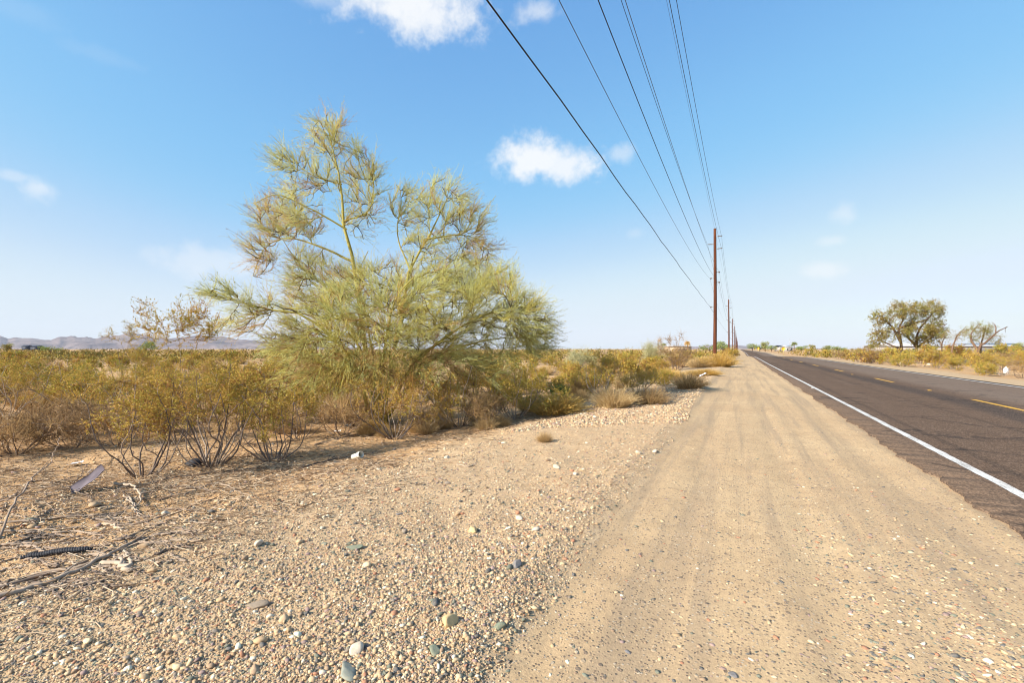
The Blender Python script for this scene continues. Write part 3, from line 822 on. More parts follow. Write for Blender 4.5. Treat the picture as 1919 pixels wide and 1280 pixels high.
bush_at(make_bush('creosote', 27, 1.5, 1.2, 15, 187, 6, (.014, .023), 6, 0.08, 0.0125), gp(610, 790), 'olive creosote bush behind the white pipe, left of the palo verde trunk', group=CG)
bush_at(make_bush('creosote', 28, 1.5, 1.1, 13, 172, 6, (.014, .023), 6, 0.10, .016), gp(180, 800), 'yellow brown creosote bush behind the low dry brush at left', group=CG)
bush_at(make_bush('creosote', 29, 1.55, 1.0, 12, 158, 6, (.014, .023), 6, 0.12, .016), gp(15, 785), 'olive creosote bush with dark forked stems at the left border of the view', group=CG)
bush_at(make_bush('creosote', 30, 1.9, .9, 11, 200, 6, (.014, .023), 6, 0.20, .016, spike=10), gp(255, 745), 'lanky creosote bush with feathery tops against the mountains', group=CG)
bush_at(make_bush('creosote', 31, 1.7, 1.1, 13, 172, 6, (.014, .023), 6, 0.10, .016), gp(470, 772), 'olive creosote bush behind the short leafy one and below the low palo verde limb', group=CG)
bush_at(make_bush('creosote', 34, 1.5, 1.1, 12, 158, 6, (.014, .023), 6, 0.12, .016), gp(340, 790), 'olive creosote bush close behind the tall spiky one', group=CG)
bush_at(make_bush('creosote', 32, 1.5, .8, 10, 150, 6, (.013, .02), 6, 0.30, .017), gp(1128, 742), 'creosote bush on bare forked trunks behind the dry tufts at the bend of the gravel', group=CG)
bush_at(make_bush('creosote', 33, 1.0, .9, 12, 200, 6, (.013, .02), 6, 0.08, .013), gp(1195, 738), 'low yellow olive creosote bush at the gravel edge with a dark shadow under it', group=CG)

# dry brush, dead bush, grasses
def make_tuft(name, seed, H, W_, n, mat, droop=.35, leaf=.005, seg=4, up=1.0):
    rng = np.random.default_rng(seed)
    a = rng.uniform(0, 6.283, n); r = W_ * np.sqrt(rng.uniform(0, 1, n))
    b = np.stack([np.cos(a) * r * .55, np.sin(a) * r * .55, np.full(n, -.02)], 1)
    h = 1.45 * H * rng.uniform(.35, 1.0, n) * (1.1 - .5 * (r / W_) ** 2)
    out = np.stack([np.cos(a), np.sin(a), np.zeros(n)], 1) * (r * .32 + .03 * W_)[:, None] + rng.normal(0, .09 * W_, (n, 3)) * [1, 1, 0]
    s = np.linspace(0, 1, seg)[None, :, None]
    T = b[:, None] + out[:, None] * s * (.6 + .9 * s) + np.array([0, 0, 1.0]) * (h[:, None, None] * s * (1 - droop * .5 * s))
    mb = MB()
    mb.tubes(T, np.broadcast_to(np.linspace(leaf * .6, leaf * .25, seg), (n, seg)), 3, np.clip(rng.normal(.5, .25, n), 0, 1))
    k, p, tan = sample_on(rng, T, 3, .35)
    mb.leaves(p, tan + rng.normal(0, .45, p.shape), rng.uniform(.03, .08, len(p)), leaf * 1.3, rng, np.clip(rng.normal(.55, .25, len(p)), 0, 1))
    return mb.data(name, M[mat])

def tuft_at(me, p, label, s=1.0, rz=0.0, name='grass_tuft', cat='grass tuft', group=None):
    o = link(name, me); o.location = (p[0], p[1], p[2] - .01); o.scale = (s, s, s) if not hasattr(s, '__len__') else s
    o.rotation_euler = (0, 0, rz)
    return tag(o, label, cat, group)

t_brown = [make_tuft('dry_tuft', 40 + i, .55, .5, 620, 'dry', .5, .007) for i in range(3)]
t_gold = [make_tuft('gold_tuft', 44 + i, .6, .6, 900, 'gold', .55, .008) for i in range(3)]
TG = 'dry grass tufts at the gravel edge'
tuft_at(t_brown[0], gp(1085, 742), 'reddish tan dry tuft beside the small green weed', 1.15, .3, group=TG)
tuft_at(t_brown[1], gp(1150, 762), 'pale tan dry tuft lowest on the gravel edge', (1.25, 1.25, .95), 1.3, group=TG)
tuft_at(t_brown[2], gp(1218, 758), 'thin grey tan tuft in front of the low yellow olive bush', (1.0, 1.0, .8), 2.0, group=TG)
tuft_at(t_gold[0], gp(1040, 775), 'orange dry grass clump at the right foot of the rounded creosote bush', (1.3, 1.3, .8), .9, group=TG)
tuft_at(t_brown[1], gp(1292, 728), 'straw coloured grass tuft beside the gravel below the grey dead bush', (1.3, 1.3, 1.05), .2, group=TG)
tuft_at(t_gold[1], gp(1255, 712), 'golden grass tuft in front of the grey dead bush', (1.25, 1.25, .9), 1.0, group=TG)
tuft_at(t_gold[2], gp(1318, 704), 'low flat golden grass patch beside the white litter', (1.6, 1.1, .6), .5, group=TG)
tuft_at(t_gold[0], gp(1347, 687), 'round golden grass clump at the foot of the nearest utility pole', (2.3, 1.9, 1.75), .5, group=TG)
tuft_at(t_brown[2], gp(1312, 689), 'wide tan brush mound left of the golden clump by the pole', (2.7, 2.0, 1.5), 2.5, group=TG)
tuft_at(t_gold[2], gp(1210, 700), 'yellow grass clump between the sage bush and the grey dead bush', (1.6, 1.6, 1.0), .5, group=TG)
tuft_at(t_brown[0], gp(1020, 828), 'tiny dry weed standing alone on the gravel', .28, .2, group=TG)

def make_dry_brush(name, seed, H, W_, n, mat='dead', stems=14):
    return make_bush(name, seed, H, W_, stems, n, 7, (.006, .01), 2, .12, .011, mats=(mat, 'dry'), tw=(.08, .26), brown=.5, twr=.003, part='leaves')
bush_at(make_dry_brush('dry_brush', 51, .75, 1.15, 420), gp(135, 838), 'low tangled heap of dry brown brush at left behind the bare dirt', 'dry brush', name='dry_brush')
bush_at(make_dry_brush('dry_brush', 52, .6, .85, 260), gp(30, 850), 'flat dry brown brush at the left border, beside the larger heap', 'dry brush', name='dry_brush')
bush_at(make_dry_brush('dry_brush', 53, .7, 1.0, 340), gp(660, 800), 'tangle of dry grey twigs at the foot of the palo verde above the white pipe', 'dry brush', name='dry_brush')
bush_at(make_bush('dead_bush', 54, 1.35, 1.05, 18, 260, 7, (.006, .01), 1, .1, .014, mats=('dead', 'dry'), tw=(.12, .36), brown=.5, twr=.0045, part='leaves', spike=6), gp(1268, 694), 'grey dead bush with bare twigs and one tall stalk above the horizon', 'dead bush', name='dead_bush', s=1.35)
bush_at(make_bush('dead_bush', 55, 1.1, .95, 14, 200, 6, (.008, .012), 2, .15, .012, mats=('dead', 'dry'), tw=(.1, .3), brown=.4, twr=.004, part='leaves'), gp(905, 800), 'silvery bare shrub with crossing twigs in front of the dense dark olive bush', 'dead bush', name='dead_bush', s=.8)
sage = make_bush('sage_bush', 56, 1.25, .8, 14, 240, 6, (.014, .024), 5, .12, .010, mats=('sage', 'sage'), tw=(.15, .4), brown=.2, twr=.0035)
bush_at(sage, gp(1082, 708), 'pale grey green sage bush right of the palo verde', 'bush', name='sage_bush', s=1.25)
bush_at(sage, atD(1218, 46), 'pale green round bush on the horizon left of the tall dead stalk', 'bush', name='sage_bush', s=1.75, rz=1.0)

def make_weed(seed):
    rng = np.random.default_rng(seed); mb = MB()
    n = 60; a = rng.uniform(0, 6.283, n); r = rng.uniform(.05, .3, n)
    T = np.stack([np.zeros((n, 3)), np.stack([np.cos(a) * r * .5, np.sin(a) * r * .5, rng.uniform(.1, .3, n)], 1), np.stack([np.cos(a) * r, np.sin(a) * r, rng.uniform(.15, .42, n)], 1)], 1)
    mb.tubes(T, np.full((n, 3), .003), 3, .5)
    k, p, tan = sample_on(rng, T, 16, .2)
    mb.leaves(p, tan + rng.normal(0, .8, p.shape), rng.uniform(.03, .07, len(p)), .018, rng, rng.uniform(0, 1, len(p)))
    return mb.data('green_weed', M['weed_leaf'])
tuft_at(make_weed(5), gp(1048, 752), 'small bright green weed at the right foot of the creosote bushes', 1.25, name='green_weed', cat='weed')

# ---- the open desert: creosote by the hundred
def field_bush(seed, H, W_, nt, per, leafn, leaf):
    return make_bush('field_creosote', seed, H, W_, 10, nt, per, leaf, leafn, .03, .015, tw=(.12, .3), twr=.004, sides=3, brown=.25)
mid_v = [field_bush(60 + i, h, w_, 140, 5, 7, (.026, .04)) for i, (h, w_) in enumerate([(1.0, .68), (1.3, .74), (.8, .75), (1.15, .9)])]
far_v = [field_bush(70 + i, h, w_, 70, 4, 6, (.05, .08)) for i, (h, w_) in enumerate([(1.1, .8), (1.35, .85), (.9, .9)])]
dead_v = make_bush('field_dead', 79, .8, .8, 10, 90, 5, (.008, .012), 1, .12, .012, mats=('dead', 'dry'), tw=(.12, .3), twr=.005, sides=3, part='leaves')
rng = np.random.default_rng(77)
pts = []
def try_spot(p, gap):
    if all((p[0] - q[0]) ** 2 + (p[1] - q[1]) ** 2 > (gap * (1 + .012 * q[2])) ** 2 for q in pts): return True
    return False
keepout = [gp(*q) for q in ((268, 893), (395, 874), (512, 864), (740, 822), (860, 800), (965, 786), (610, 790), (180, 800), (15, 785), (255, 745), (470, 772), (340, 790), (1128, 742), (1195, 738), (1082, 708), (1268, 694), (135, 838), (30, 850))]
for q in keepout: pts.append((q[0], q[1], 10))
left_l, left_n = 'olive brown creosote bush scattered over the open desert flat left of the berm', 0
cells = []
tries = 0
while len(cells) < 215 and tries < 40000:
    tries += 1
    D = 9.8 * (62 / 9.8) ** rng.uniform() ; px = rng.uniform(-90, 1375)
    p = atD(px, D)
    if p[0] > float(berm_l(p[1])) - 1.3 or (D < 14 and 560 < px < 1010): continue
    if not try_spot(p, 1.1): continue
    pts.append((p[0], p[1], D)); cells.append((p, D))
for p, D in cells:
    u = rng.uniform()
    rz = rng.uniform(0, 6.28); s = rng.uniform(.55, 1.25)
    if u < .16:
        bush_at(dead_v, p, 'grey brown leafless shrub among the creosote of the desert flat', 'dry bush', 'leafless shrubs on the desert flat', rz, s * 1.1, 'dry_shrub')
    elif u < .36:
        tuft_at(t_brown[int(rng.integers(3))], p, 'tan dry tuft growing between creosote bushes on the desert flat', s * 1.2, rz, group='dry tufts on the desert flat')
    else:
        v = mid_v[int(rng.integers(4))] if D < 34 else far_v[int(rng.integers(3))]
        bush_at(v, p, left_l, 'bush', 'creosote bushes on the desert flat', rz, s)

for px, py, s_, kind in [(1108, 706, .95, 0), (1165, 700, 1.0, 1), (1240, 724, .75, 2), (1232, 694, 1.0, 3), (1292, 686, .95, 0), (1190, 684, 1.1, 1), (1140, 690, 1.0, 2), (1062, 716, .8, 3), (1312, 676, 1.0, 1), (1262, 678, 1.1, 0),
                      (1372, 676, 1.25, 1), (1362, 672, 1.3, 0), (1378, 668, 1.2, 3), (1352, 670, 1.2, 2)]:
    bush_at(mid_v[kind], gp(px, py), 'olive creosote bush crowding the verge between the palo verde and the poles', 'bush', 'creosote bushes on the verge', px * 1.7, s_)
for i, (px, D, s_) in enumerate([(220, 8.6, .8), (330, 8.9, .95), (450, 8.5, .8), (560, 9.2, .9), (640, 9.6, 1.0), (120, 9.4, 1.0), (30, 8.8, .9), (400, 9.9, 1.0), (800, 9.9, .7), (910, 10.2, .8)]):
    bush_at(dead_v, atD(px, D), 'low bare twiggy shrub filling the gap behind the nearest creosote stems', 'dry bush', 'twiggy shrubs between the creosotes', i * 1.1, s_, 'dry_shrub')
k_ = 0
while k_ < 34:
    D = 9.3 * (18 / 9.3) ** rng.uniform(); px = rng.uniform(-40, 1120); p = atD(px, D)
    if not (float(berm_l(p[1])) - 3.4 < p[0] < float(berm_l(p[1])) - .75): continue
    if px < 560 and D < 7.9: continue
    tuft_at(t_brown[int(rng.integers(3))] if rng.uniform() < .93 else t_gold[int(rng.integers(3))], p, 'small straw coloured tuft among the bushes beside the berm', rng.uniform(.3, .65), rng.uniform(0, 6.28), group='straw tufts under the bushes')
    k_ += 1

# right of the road
right_l = 'olive creosote bush in the thicket right of the road'
def right_bush(px, D, s, k=None):
    p = atD(px, D)
    v = (mid_v[int(rng.integers(4))] if D < 40 else far_v[int(rng.integers(3))]) if k is None else k
    if k is None and rng.uniform() < .28: return bush_at(dead_v, p, 'grey purple leafless shrub in the thicket right of the road', 'dry bush', 'leafless shrubs right of the road', rng.uniform(0, 6.28), s * 1.1, 'dry_shrub')
    return bush_at(v, p, right_l, 'bush', 'creosote bushes right of the road', rng.uniform(0, 6.28), s)
n_r = 0; tries = 0
while n_r < 110 and tries < 8000:
    tries += 1
    D = 20 * (130 / 20) ** rng.uniform(); px = rng.uniform(1440, 1990)
    p = atD(px, D)
    lim = np.interp(p[1], [0, 25, 35, 56, 90, 130], [14.2, 13.4, 12.5, 10.8, 10.8, 11.6])
    if p[0] < lim + rng.uniform(0, 1.0) or not try_spot(p, 1.0): continue
    pts.append((p[0], p[1], D)); n_r += 1
    right_bush(px, D, rng.uniform(1.1, 1.65) * min(1, D / 42))
bush_at(make_bush('creosote', 90, 1.25, .95, 12, 130, 4, (.016, .026), 5, .3, .014), atD(1878, 28.8), 'creosote bush with fanned bare stems beside the white jug across the road', group='creosote bushes right of the road')
bush_at(make_dry_brush('dry_brush', 91, 1.1, 1.5, 240), atD(1640, 46), 'wide tan dry brush mound left of the large mesquite tree', 'dry brush', name='dry_brush', s=1.6)

# scrub too far to count, one mass out to the horizon
def scrub_mass():
    rng = np.random.default_rng(5)
    mb = MB()
    n = 1700
    D = 58 * (900 / 58) ** rng.uniform(0, 1, n) ** 1.25; px = rng.uniform(-120, 2040, n)
    for d, x in zip(D, px):
        p = FWD * d + RGT * (x - CX) / F * d
        if -4.0 < p[0] < 12.5 + .01 * d: continue
        z = float(gh(p[0], p[1])); s = rng.uniform(.8, 1.6) * (1 + d / 1400); k = int(np.clip(5200 / d, 14, 60))
        v = unit(rng.normal(size=(k, 3))) * rng.uniform(.3, 1, (k, 1))
        q = np.array([p[0], p[1], z]) + np.stack([v[:, 0] * s * 1.25, v[:, 1] * s * 1.25, s * (.46 + .42 * v[:, 2])], 1)
        L = .28 + .0016 * d
        mb.leaves(q, rng.normal(size=(k, 3)) + [0, 0, .6], L * rng.uniform(.7, 1.3, k), L * .45, rng, np.clip(rng.normal(rng.uniform(.25, .75), .15, k), 0, 1))
    tag(link('scrub', mb.data('scrub', M['scrub_leaf'])), 'far olive scrub merging into one band at the horizon', 'scrub', kind='stuff')
scrub_mass()

# ---- mesquites across the road
def make_mesquite(name, seed, o0, limbs, lobes, D0, bare=False, leafn=5, per=7, lf=(.07, .13)):
    rng = np.random.default_rng(seed)
    roots = []
    for pts_, r0, r1 in limbs:
        w_ = np.array([P(x, y, D0 + o) for x, y, o in pts_]); 
        if pts_[0][1] > 664: w_[0, 2] = o0[2] - .05
        roots.append((w_ - o0, r0, r1))
    tg = []
    for x, y, rx, ry, o, dr, nt in lobes:
        e = ellips(rng, (0, 0, 0), (1, 1, 1), nt, .2)
        D = D0 + o + e[:, 1] * dr
        tg.append(FWD * D[:, None] + RGT * ((x + e[:, 0] * rx - CX) / F * D)[:, None] + UP * (CAMH + (HY - (y + e[:, 2] * ry)) / F * D)[:, None] - o0)
    RP, RR, BP, BR = grow(rng, roots, np.concatenate(tg), n=5, k=.6, rmin=.012, wig=.06, lift=.03)
    tr = MB(); tr.tubes(RP, RR, 8, rng.uniform(.2, .8, len(RP))); tr.tubes(BP, BR, 4, rng.uniform(.2, .9, len(BP)))
    cr = MB()
    i, TT, rr = twigs(rng, BP, per, (.3, .85), .6, (0, 0, .1), .12, n=3, t0=.35, rad=.008)
    bt = np.clip(rng.normal(.55, .25, len(BP)), 0, 1)
    cr.tubes(TT, rr, 3, np.clip(bt[i] * .6, 0, 1))
    k, p, tan = sample_on(rng, TT, leafn, .1)
    cr.leaves(p + rng.normal(0, .05, p.shape), tan + rng.normal(0, .8, p.shape) + [0, 0, -.3], rng.uniform(lf[0], lf[1], len(p)) * 1.6, rng.uniform(lf[0], lf[1], len(p)) * .7, rng, np.clip(bt[i[k]] + rng.normal(0, .12, len(k)), 0, 1))
    return [('trunk', tr.data(name + '_trunk', M['bark'], True)), ('crown', cr.data(name + '_crown', M['mesq_leaf']))]
o0 = atD(1700, 55)
thing('mesquite_tree', o0, 'large spreading mesquite tree with dark trunks across the road', 'tree', None, make_mesquite('mesquite', 81, o0,
      [([(1692, 674, 0), (1688, 640, 0), (1684, 616, 0), (1694, 596, 0), (1692, 575, .2)], .19, .04), ([(1716, 674, .3), (1718, 645, .3), (1722, 620, .3), (1745, 590, .3)], .19, .04), ([(1688, 640, 0), (1670, 610, -.4), (1650, 597, -.6)], .16, .04),
       ([(1684, 616, 0), (1712, 606, -.5), (1735, 600, -.6), (1752, 580, -.5)], .14, .03), ([(1718, 650, .3), (1700, 625, 1.2), (1715, 590, 1.4)], .16, .04), ([(1690, 655, 0), (1655, 640, .6), (1640, 625, .8)], .12, .03), ([(1720, 650, .3), (1750, 628, -.3), (1775, 606, -.4)], .13, .03)],
      [(1652, 595, 22, 14, -.5, 1.2, 40), (1690, 582, 26, 18, 0, 1.5, 60), (1722, 580, 22, 14, .3, 1.4, 40), (1748, 582, 22, 18, .2, 1.4, 55), (1672, 622, 34, 22, .2, 1.6, 60), (1724, 618, 34, 22, 0, 1.6, 90), (1755, 618, 22, 18, -.3, 1.2, 50), (1645, 632, 18, 14, .6, 1.0, 24), (1735, 640, 26, 12, .3, 1.2, 36), (1636, 645, 14, 8, .6, .8, 12)], 55))
o0 = atD(1838, 50)
thing('mesquite_tree', o0, 'small half bare mesquite tree in front of the long white building', 'tree', None, make_mesquite('small_mesquite', 82, o0,
      [([(1834, 674, 0), (1830, 654, 0), (1819, 636, 0), (1822, 622, .1), (1832, 610, .2)], .17, .04), ([(1834, 674, 0), (1836, 650, -.2), (1850, 640, -.3), (1866, 624, -.3), (1888, 612, -.2)], .16, .025), ([(1838, 674, .1), (1838, 648, .2), (1844, 626, .4), (1848, 610, .5)], .13, .03), ([(1866, 624, -.3), (1866, 612, -.2), (1860, 604, -.1)], .06, .02), ([(1888, 612, -.2), (1884, 616, 0), (1884, 623, 0)], .03, .015)],
      [(1832, 614, 16, 9, .2, .8, 26), (1852, 616, 16, 10, .3, .8, 26), (1838, 632, 24, 12, .2, .9, 26), (1868, 636, 18, 10, 0, .8, 18), (1812, 622, 7, 7, .1, .5, 8)], 50, leafn=4, per=5, lf=(.05, .09)))
o0 = atD(1768, 52)
thing('mesquite_tree', o0, 'thin crooked mesquite stems between the large and the small mesquite', 'tree', None, make_mesquite('thin_mesquite', 83, o0,
      [([(1780, 674, 0), (1786, 648, 0), (1795, 628, 0), (1808, 615, 0)], .13, .03), ([(1766, 674, 0), (1765, 645, 0), (1772, 630, .2)], .10, .03), ([(1766, 660, 0), (1762, 640, .2), (1758, 634, .2)], .05, .02)],
      [(1790, 632, 20, 9, 0, .8, 16), (1774, 628, 12, 8, 0, .6, 12), (1808, 622, 9, 7, 0, .5, 9)], 52, leafn=3, per=4, lf=(.05, .08)))

# ---- far trees
def far_tree(seed, H, W_, mat='far_leaf', trunk=.25):
    rng = np.random.default_rng(seed)
    tr = MB(); cr = MB()
    tr.tube([[0, 0, -.2], [.05, 0, H * .3], [-.1, .1, H * .6]], [trunk, trunk * .8, trunk * .4], 6)
    for _ in range(5):
        a = rng.uniform(0, 6.28)
        tr.tube([[0, 0, H * .25], [math.cos(a) * W_ * .25, math.sin(a) * W_ * .25, H * .5], [math.cos(a) * W_ * .45, math.sin(a) * W_ * .45, H * .7]], [trunk * .5, trunk * .35, trunk * .15], 5)
    for _ in range(14):
        a = rng.uniform(0, 6.28); r = W_ * .5 * math.sqrt(rng.uniform())
        c = np.array([math.cos(a) * r, math.sin(a) * r, H * rng.uniform(.4, .82)])
        q = ellips(rng, c, (W_ * .22, W_ * .22, H * .16), 70, .3)
        cr.leaves(q, rng.normal(size=q.shape), rng.uniform(.3, .6, len(q)), .28, rng, np.clip(rng.normal(rng.uniform(.2, .8), .12, len(q)), 0, 1))
    return [('trunk', tr.data('far_trunk', M['bark'])), ('crown', cr.data('far_crown', M[mat]))]
ft = [far_tree(101, 5.5, 6.5), far_tree(102, 4.6, 7.5), far_tree(103, 6.5, 5.0, 'mesq_leaf')]
for i, (px, D, s, lab) in enumerate([
    (1410, 330, .95, 'round green tree nearest the vanishing point of the road'), (1424, 300, .95, 'dense green tree beside the first far yellow sign'), (1434, 290, 1.0, 'tall green tree in the middle of the far roadside row'),
    (1446, 270, .7, 'low olive tree left of the yellow diamond sign'), (1502, 250, .75, 'dark green tree right of the small white houses'), (1522, 230, .6, 'low olive tree in the thicket right of the white houses'),
    (1548, 220, .6, 'dark green low tree before the wide thicket right of the road'), (1572, 200, .62, 'green low tree nearest the thicket right of the road'), (1905, 120, .5, 'green shrub tree in front of the white building at the right border'),
    (1356, 170, .85, 'green tree seen beside the nearest utility pole'), (1330, 210, .9, 'low green tree on the horizon left of the nearest pole'), (1245, 260, .8, 'distant dark green tree behind the pale green round bush'),
    (275, 150, .75, 'low green tree standing on the desert flat before the mountains'), (95, 140, .55, 'olive low tree before the mountains at left'), (12, 120, .5, 'green low tree at the left border before the mountains'), (1020, 300, .8, 'distant green tree on the horizon right of the palo verde')]):
    thing('tree', atD(px, D), lab, 'tree', 'small trees far out on the flat', ft[i % 3], i * 1.3, s)
def palm(seed, mat):
    rng = np.random.default_rng(seed); tr = MB(); cr = MB()
    tr.tube([[0, 0, -.2], [.1, 0, 2.4], [.05, 0, 4.6]], [.22, .18, .17], 8)
    n = 46; a = rng.uniform(0, 6.28, n); e = rng.uniform(-.6, 1.2, n); L = rng.uniform(1.2, 1.8, n)
    s = np.linspace(0, 1, 5)[None, :, None]
    d = np.stack([np.cos(a) * np.cos(e), np.sin(a) * np.cos(e), np.sin(e)], 1)
    T = np.array([.05, 0, 4.6]) + d[:, None] * L[:, None, None] * s + np.array([0, 0, -.7]) * s * s
    cr.tubes(T, np.broadcast_to(np.linspace(.03, .015, 5), (n, 5)), 3, .5)
    k, p, tan = sample_on(rng, T, 24, .1)
    cr.leaves(p, tan + rng.normal(0, .7, p.shape), .5, .09, rng, rng.uniform(0, 1, len(p)))
    return [('trunk', tr.data('palm_trunk', M['bark'])), ('crown', cr.data('palm_crown', M[mat]))]
thing('palm_tree', atD(1288, 215), 'brown dry topped palm on the horizon right of the tall dead stalk', 'palm', None, palm(3, 'gold'), 0, .95)
thing('palm_tree', atD(1488, 255), 'dark green palm beside the small white houses', 'palm', None, palm(4, 'far_leaf'), 0, .95)

# ------------------------------------------------------------------ utility poles and wires
PX, PY0, PSP, PH = -1.84, 43.4, 62.1, 11.4
m, t = new_mat('pole_wood')
v_ = t.n('ShaderNodeMapping', {'Vector': t.n('ShaderNodeTexCoord').outputs['Object'], 'Scale': (14, 14, .5)}).outputs[0]
n_ = t.noise(v_, 1.0, 6, .65)
finish(t, t.ramp(n_, [(.3, (.035, .012, .007)), (.5, (.095, .030, .014)), (.7, (.18, .066, .029))]), .85, n_, .6, .02, .2)
M['pole'] = m
M['porcelain'] = simple('porcelain', (.09, .07, .06), (.16, .13, .11), 9, .35, .05, .5)
M['cable'] = simple('cable', (.012, .011, .011), (.03, .028, .027), 30, .6, .05)
M['wire'] = simple('aluminium_wire', (.06, .06, .065), (.11, .11, .12), 30, .5, .05)
M['galv'] = simple('galvanised_steel', (.33, .34, .35), (.45, .46, .47), 20, .5, .1, .4, .6)
HOLD = [(-1, 10.10, .55), (1, 10.73, .55), (1, 9.70, .55), (-1, 7.26, .38), (1, 7.75, .38), (1, 6.90, .38), (-1, 4.86, .36)]   # side, height, reach
def pole_mesh():
    mb = MB(); z = np.linspace(-.4, PH, 14)
    mb.tube(np.stack([.03 * np.sin(z * .35), .02 * np.sin(z * .5 + 1), z], 1), np.interp(z, [0, PH], [.15, .105]), 14)
    return mb.data('pole_shaft', M['pole'], False)
def insulator_mesh(side, h, reach, stand):
    rod, shed = MB(), MB()
    x0 = side * .12
    rod.tube([[x0, 0, h], [x0 + side * .06, 0, h], [x0 + side * .07, 0, h]], [.035, .035, .02], 8)
    L = reach - .19
    if stand:
        n = 9; xs_ = np.linspace(0, L, n * 2)
        shed.tube(np.stack([x0 + side * (.07 + xs_), 0 * xs_, h + xs_ * .06], 1), np.where(np.arange(n * 2) % 2, .045, .024), 10)
    else:
        shed.tube(np.stack([x0 + side * (.07 + np.array([0, .03, .06, .09, .13, L])), np.zeros(6), np.full(6, h)], 1), [.015, .02, .02, .065, .075, .05], 10)
    return rod.data('bracket', M['galv']), shed.data('insulator', M['porcelain'], True)
shaft = pole_mesh()
ins = [insulator_mesh(s, h, r, i < 3) for i, (s, h, r) in enumerate(HOLD)]
ordn = ['nearest and tallest looking brown utility pole, standing in the golden grass clump', 'second brown utility pole along the road, behind the olive bush', 'third utility pole along the road, thin above the shoulder end', 'fourth utility pole along the road', 'fifth utility pole along the road']
for k in range(13):
    Y = PY0 + PSP * k
    e = thing('utility_pole', (PX, Y, float(gh(PX, Y))), ordn[k] if k < 5 else 'tiny far utility pole crowded at the end of the row', 'utility pole', 'utility poles along the road', [('shaft', shaft)])
    e.rotation_euler = (.004 * math.sin(k * 3.1), .004 * math.cos(k * 2.3), 0)
    if k < 5:
        for a_, b_ in ins:
            o = link('insulator', b_, e); link('bracket', a_, o)
def wire(label, side, h, reach, S, rad, mat, cat='power line', wob=0.0):
    pts = []
    for k in range(-1, 9):
        Ya, Yb = PY0 + PSP * k, PY0 + PSP * (k + 1)
        n = 60 if k < 1 else 16
        for u in np.linspace(0, 1, n, endpoint=False):
            y = Ya + (Yb - Ya) * u
            zz = h - 4 * S * u * (1 - u)
            w_ = wob * (math.sin(y * 1.1) + .6 * math.sin(y * 2.3 + 1)) if k == -1 else 0
            pts.append((PX + side * reach + w_ * .6, y, zz + w_ + float(gh(PX, Ya)) * (1 - u) + float(gh(PX, Yb)) * u))
    mb = MB(); mb.tube(pts, rad, 6)
    tag(link('power_line', mb.data('power_line', M[mat], True)), label, cat, 'wires on the utility poles')
for lab, i, S, rad, mat in [('thick black cable hanging lowest and leftmost, sloping down to the low bracket', 6, .14, .0095, 'cable'), ('thin grey wire second from the left, next to the thick black cable', 3, 1.22, .006, 'wire'),
                            ('dark wire third from the left at the top of the view', 5, 1.55, .0065, 'cable'), ('dark wire running to the upper left insulator of the nearest pole', 0, .97, .0068, 'cable'),
                            ('thin wire close beside the one to the upper left insulator', 4, 1.4, .0055, 'wire'), ('rightmost dark wire at the top of the view', 1, 1.28, .007, 'cable'),
                            ('second dark wire from the right, to the lower of the right upper insulators', 2, 1.08, .007, 'cable')]:
    s_, h_, r_ = HOLD[i]
    wire(lab, s_, h_, r_ - .02, S, rad, mat, 'cable' if i == 6 else 'power line', .008 if i == 6 else 0)
wire('faint thin wire along the pole tops, left of the two rightmost wires', 0, PH + .02, 0, .25, .004, 'wire')

# ------------------------------------------------------------------ signs, buildings, mast
M['sign_yellow'] = simple('sign_yellow', (.62, .36, .015), (.70, .42, .03), 6, .5, .03, .4)
M['post_wood'] = simple('sign_post', (.42, .33, .12), (.5, .4, .18), 8, .8, .1)
M['white_wall'] = simple('white_wall', (.30, .27, .25), (.36, .33, .30), .6, .85, .1)
M['white_roof'] = simple('white_roof', (.42, .41, .40), (.48, .47, .46), .5, .6, .1, .4)
M['dark_glass'] = simple('dark_glass', (.02, .022, .03), (.035, .04, .05), 3, .2, .02, .5)
M['tan_wall'] = simple('tan_wall', (.42, .32, .22), (.5, .39, .27), .6, .85, .1)
M['blue_wall'] = simple('blue_wall', (.015, .022, .045), (.025, .034, .06), .8, .6, .1)
def sign(px, D, zc, w_, lab, diamond=True):
    p = atD(px, D)
    f = MB(); r = w_ / 2
    n = 4 if diamond else 0
    face = [(0, r), (.12 * r, .88 * r), (.88 * r, .12 * r), (r, 0), (.88 * r, -.12 * r), (.12 * r, -.88 * r), (0, -r), (-.12 * r, -.88 * r), (-.88 * r, -.12 * r), (-r, 0), (-.88 * r, .12 * r), (-.12 * r, .88 * r)]
    if not diamond: face = [(-.35 * w_, .5 * w_), (.35 * w_, .5 * w_), (.35 * w_, -.5 * w_), (-.35 * w_, -.5 * w_)]
    face = [(x * 1.25, z * 1.25) for x, z in face]; n = len(face)
    V = [(x, y, zc + z) for y in (-.012, .012) for x, z in face]
    f.add(V, [[i, (i + 1) % n, n + (i + 1) % n, n + i] for i in range(n)], [[0, i, i + 1] for i in range(1, n - 1)] + [[n, n + i + 1, n + i] for i in range(1, n - 1)])
    q = MB(); q.box((0, .05, (zc + .3) / 2 - .1), (.09, .06, zc + .5))
    thing('road_sign', p, lab, 'sign', 'yellow signs on the far right verge', [('panel', f.data('sign_panel', M['sign_yellow'])), ('post', q.data('sign_post', M['post_wood']))])
sign(1468, 141, 2.0, 1.0, 'yellow diamond road sign on a post, larger and nearest of the far signs')
sign(1421, 290, 1.7, 1.2, 'small yellow sign farther along the verge, right one of the far pair', False)
sign(1414, 330, 1.9, 1.3, 'small yellow sign farther along the verge, left one of the far pair', False)
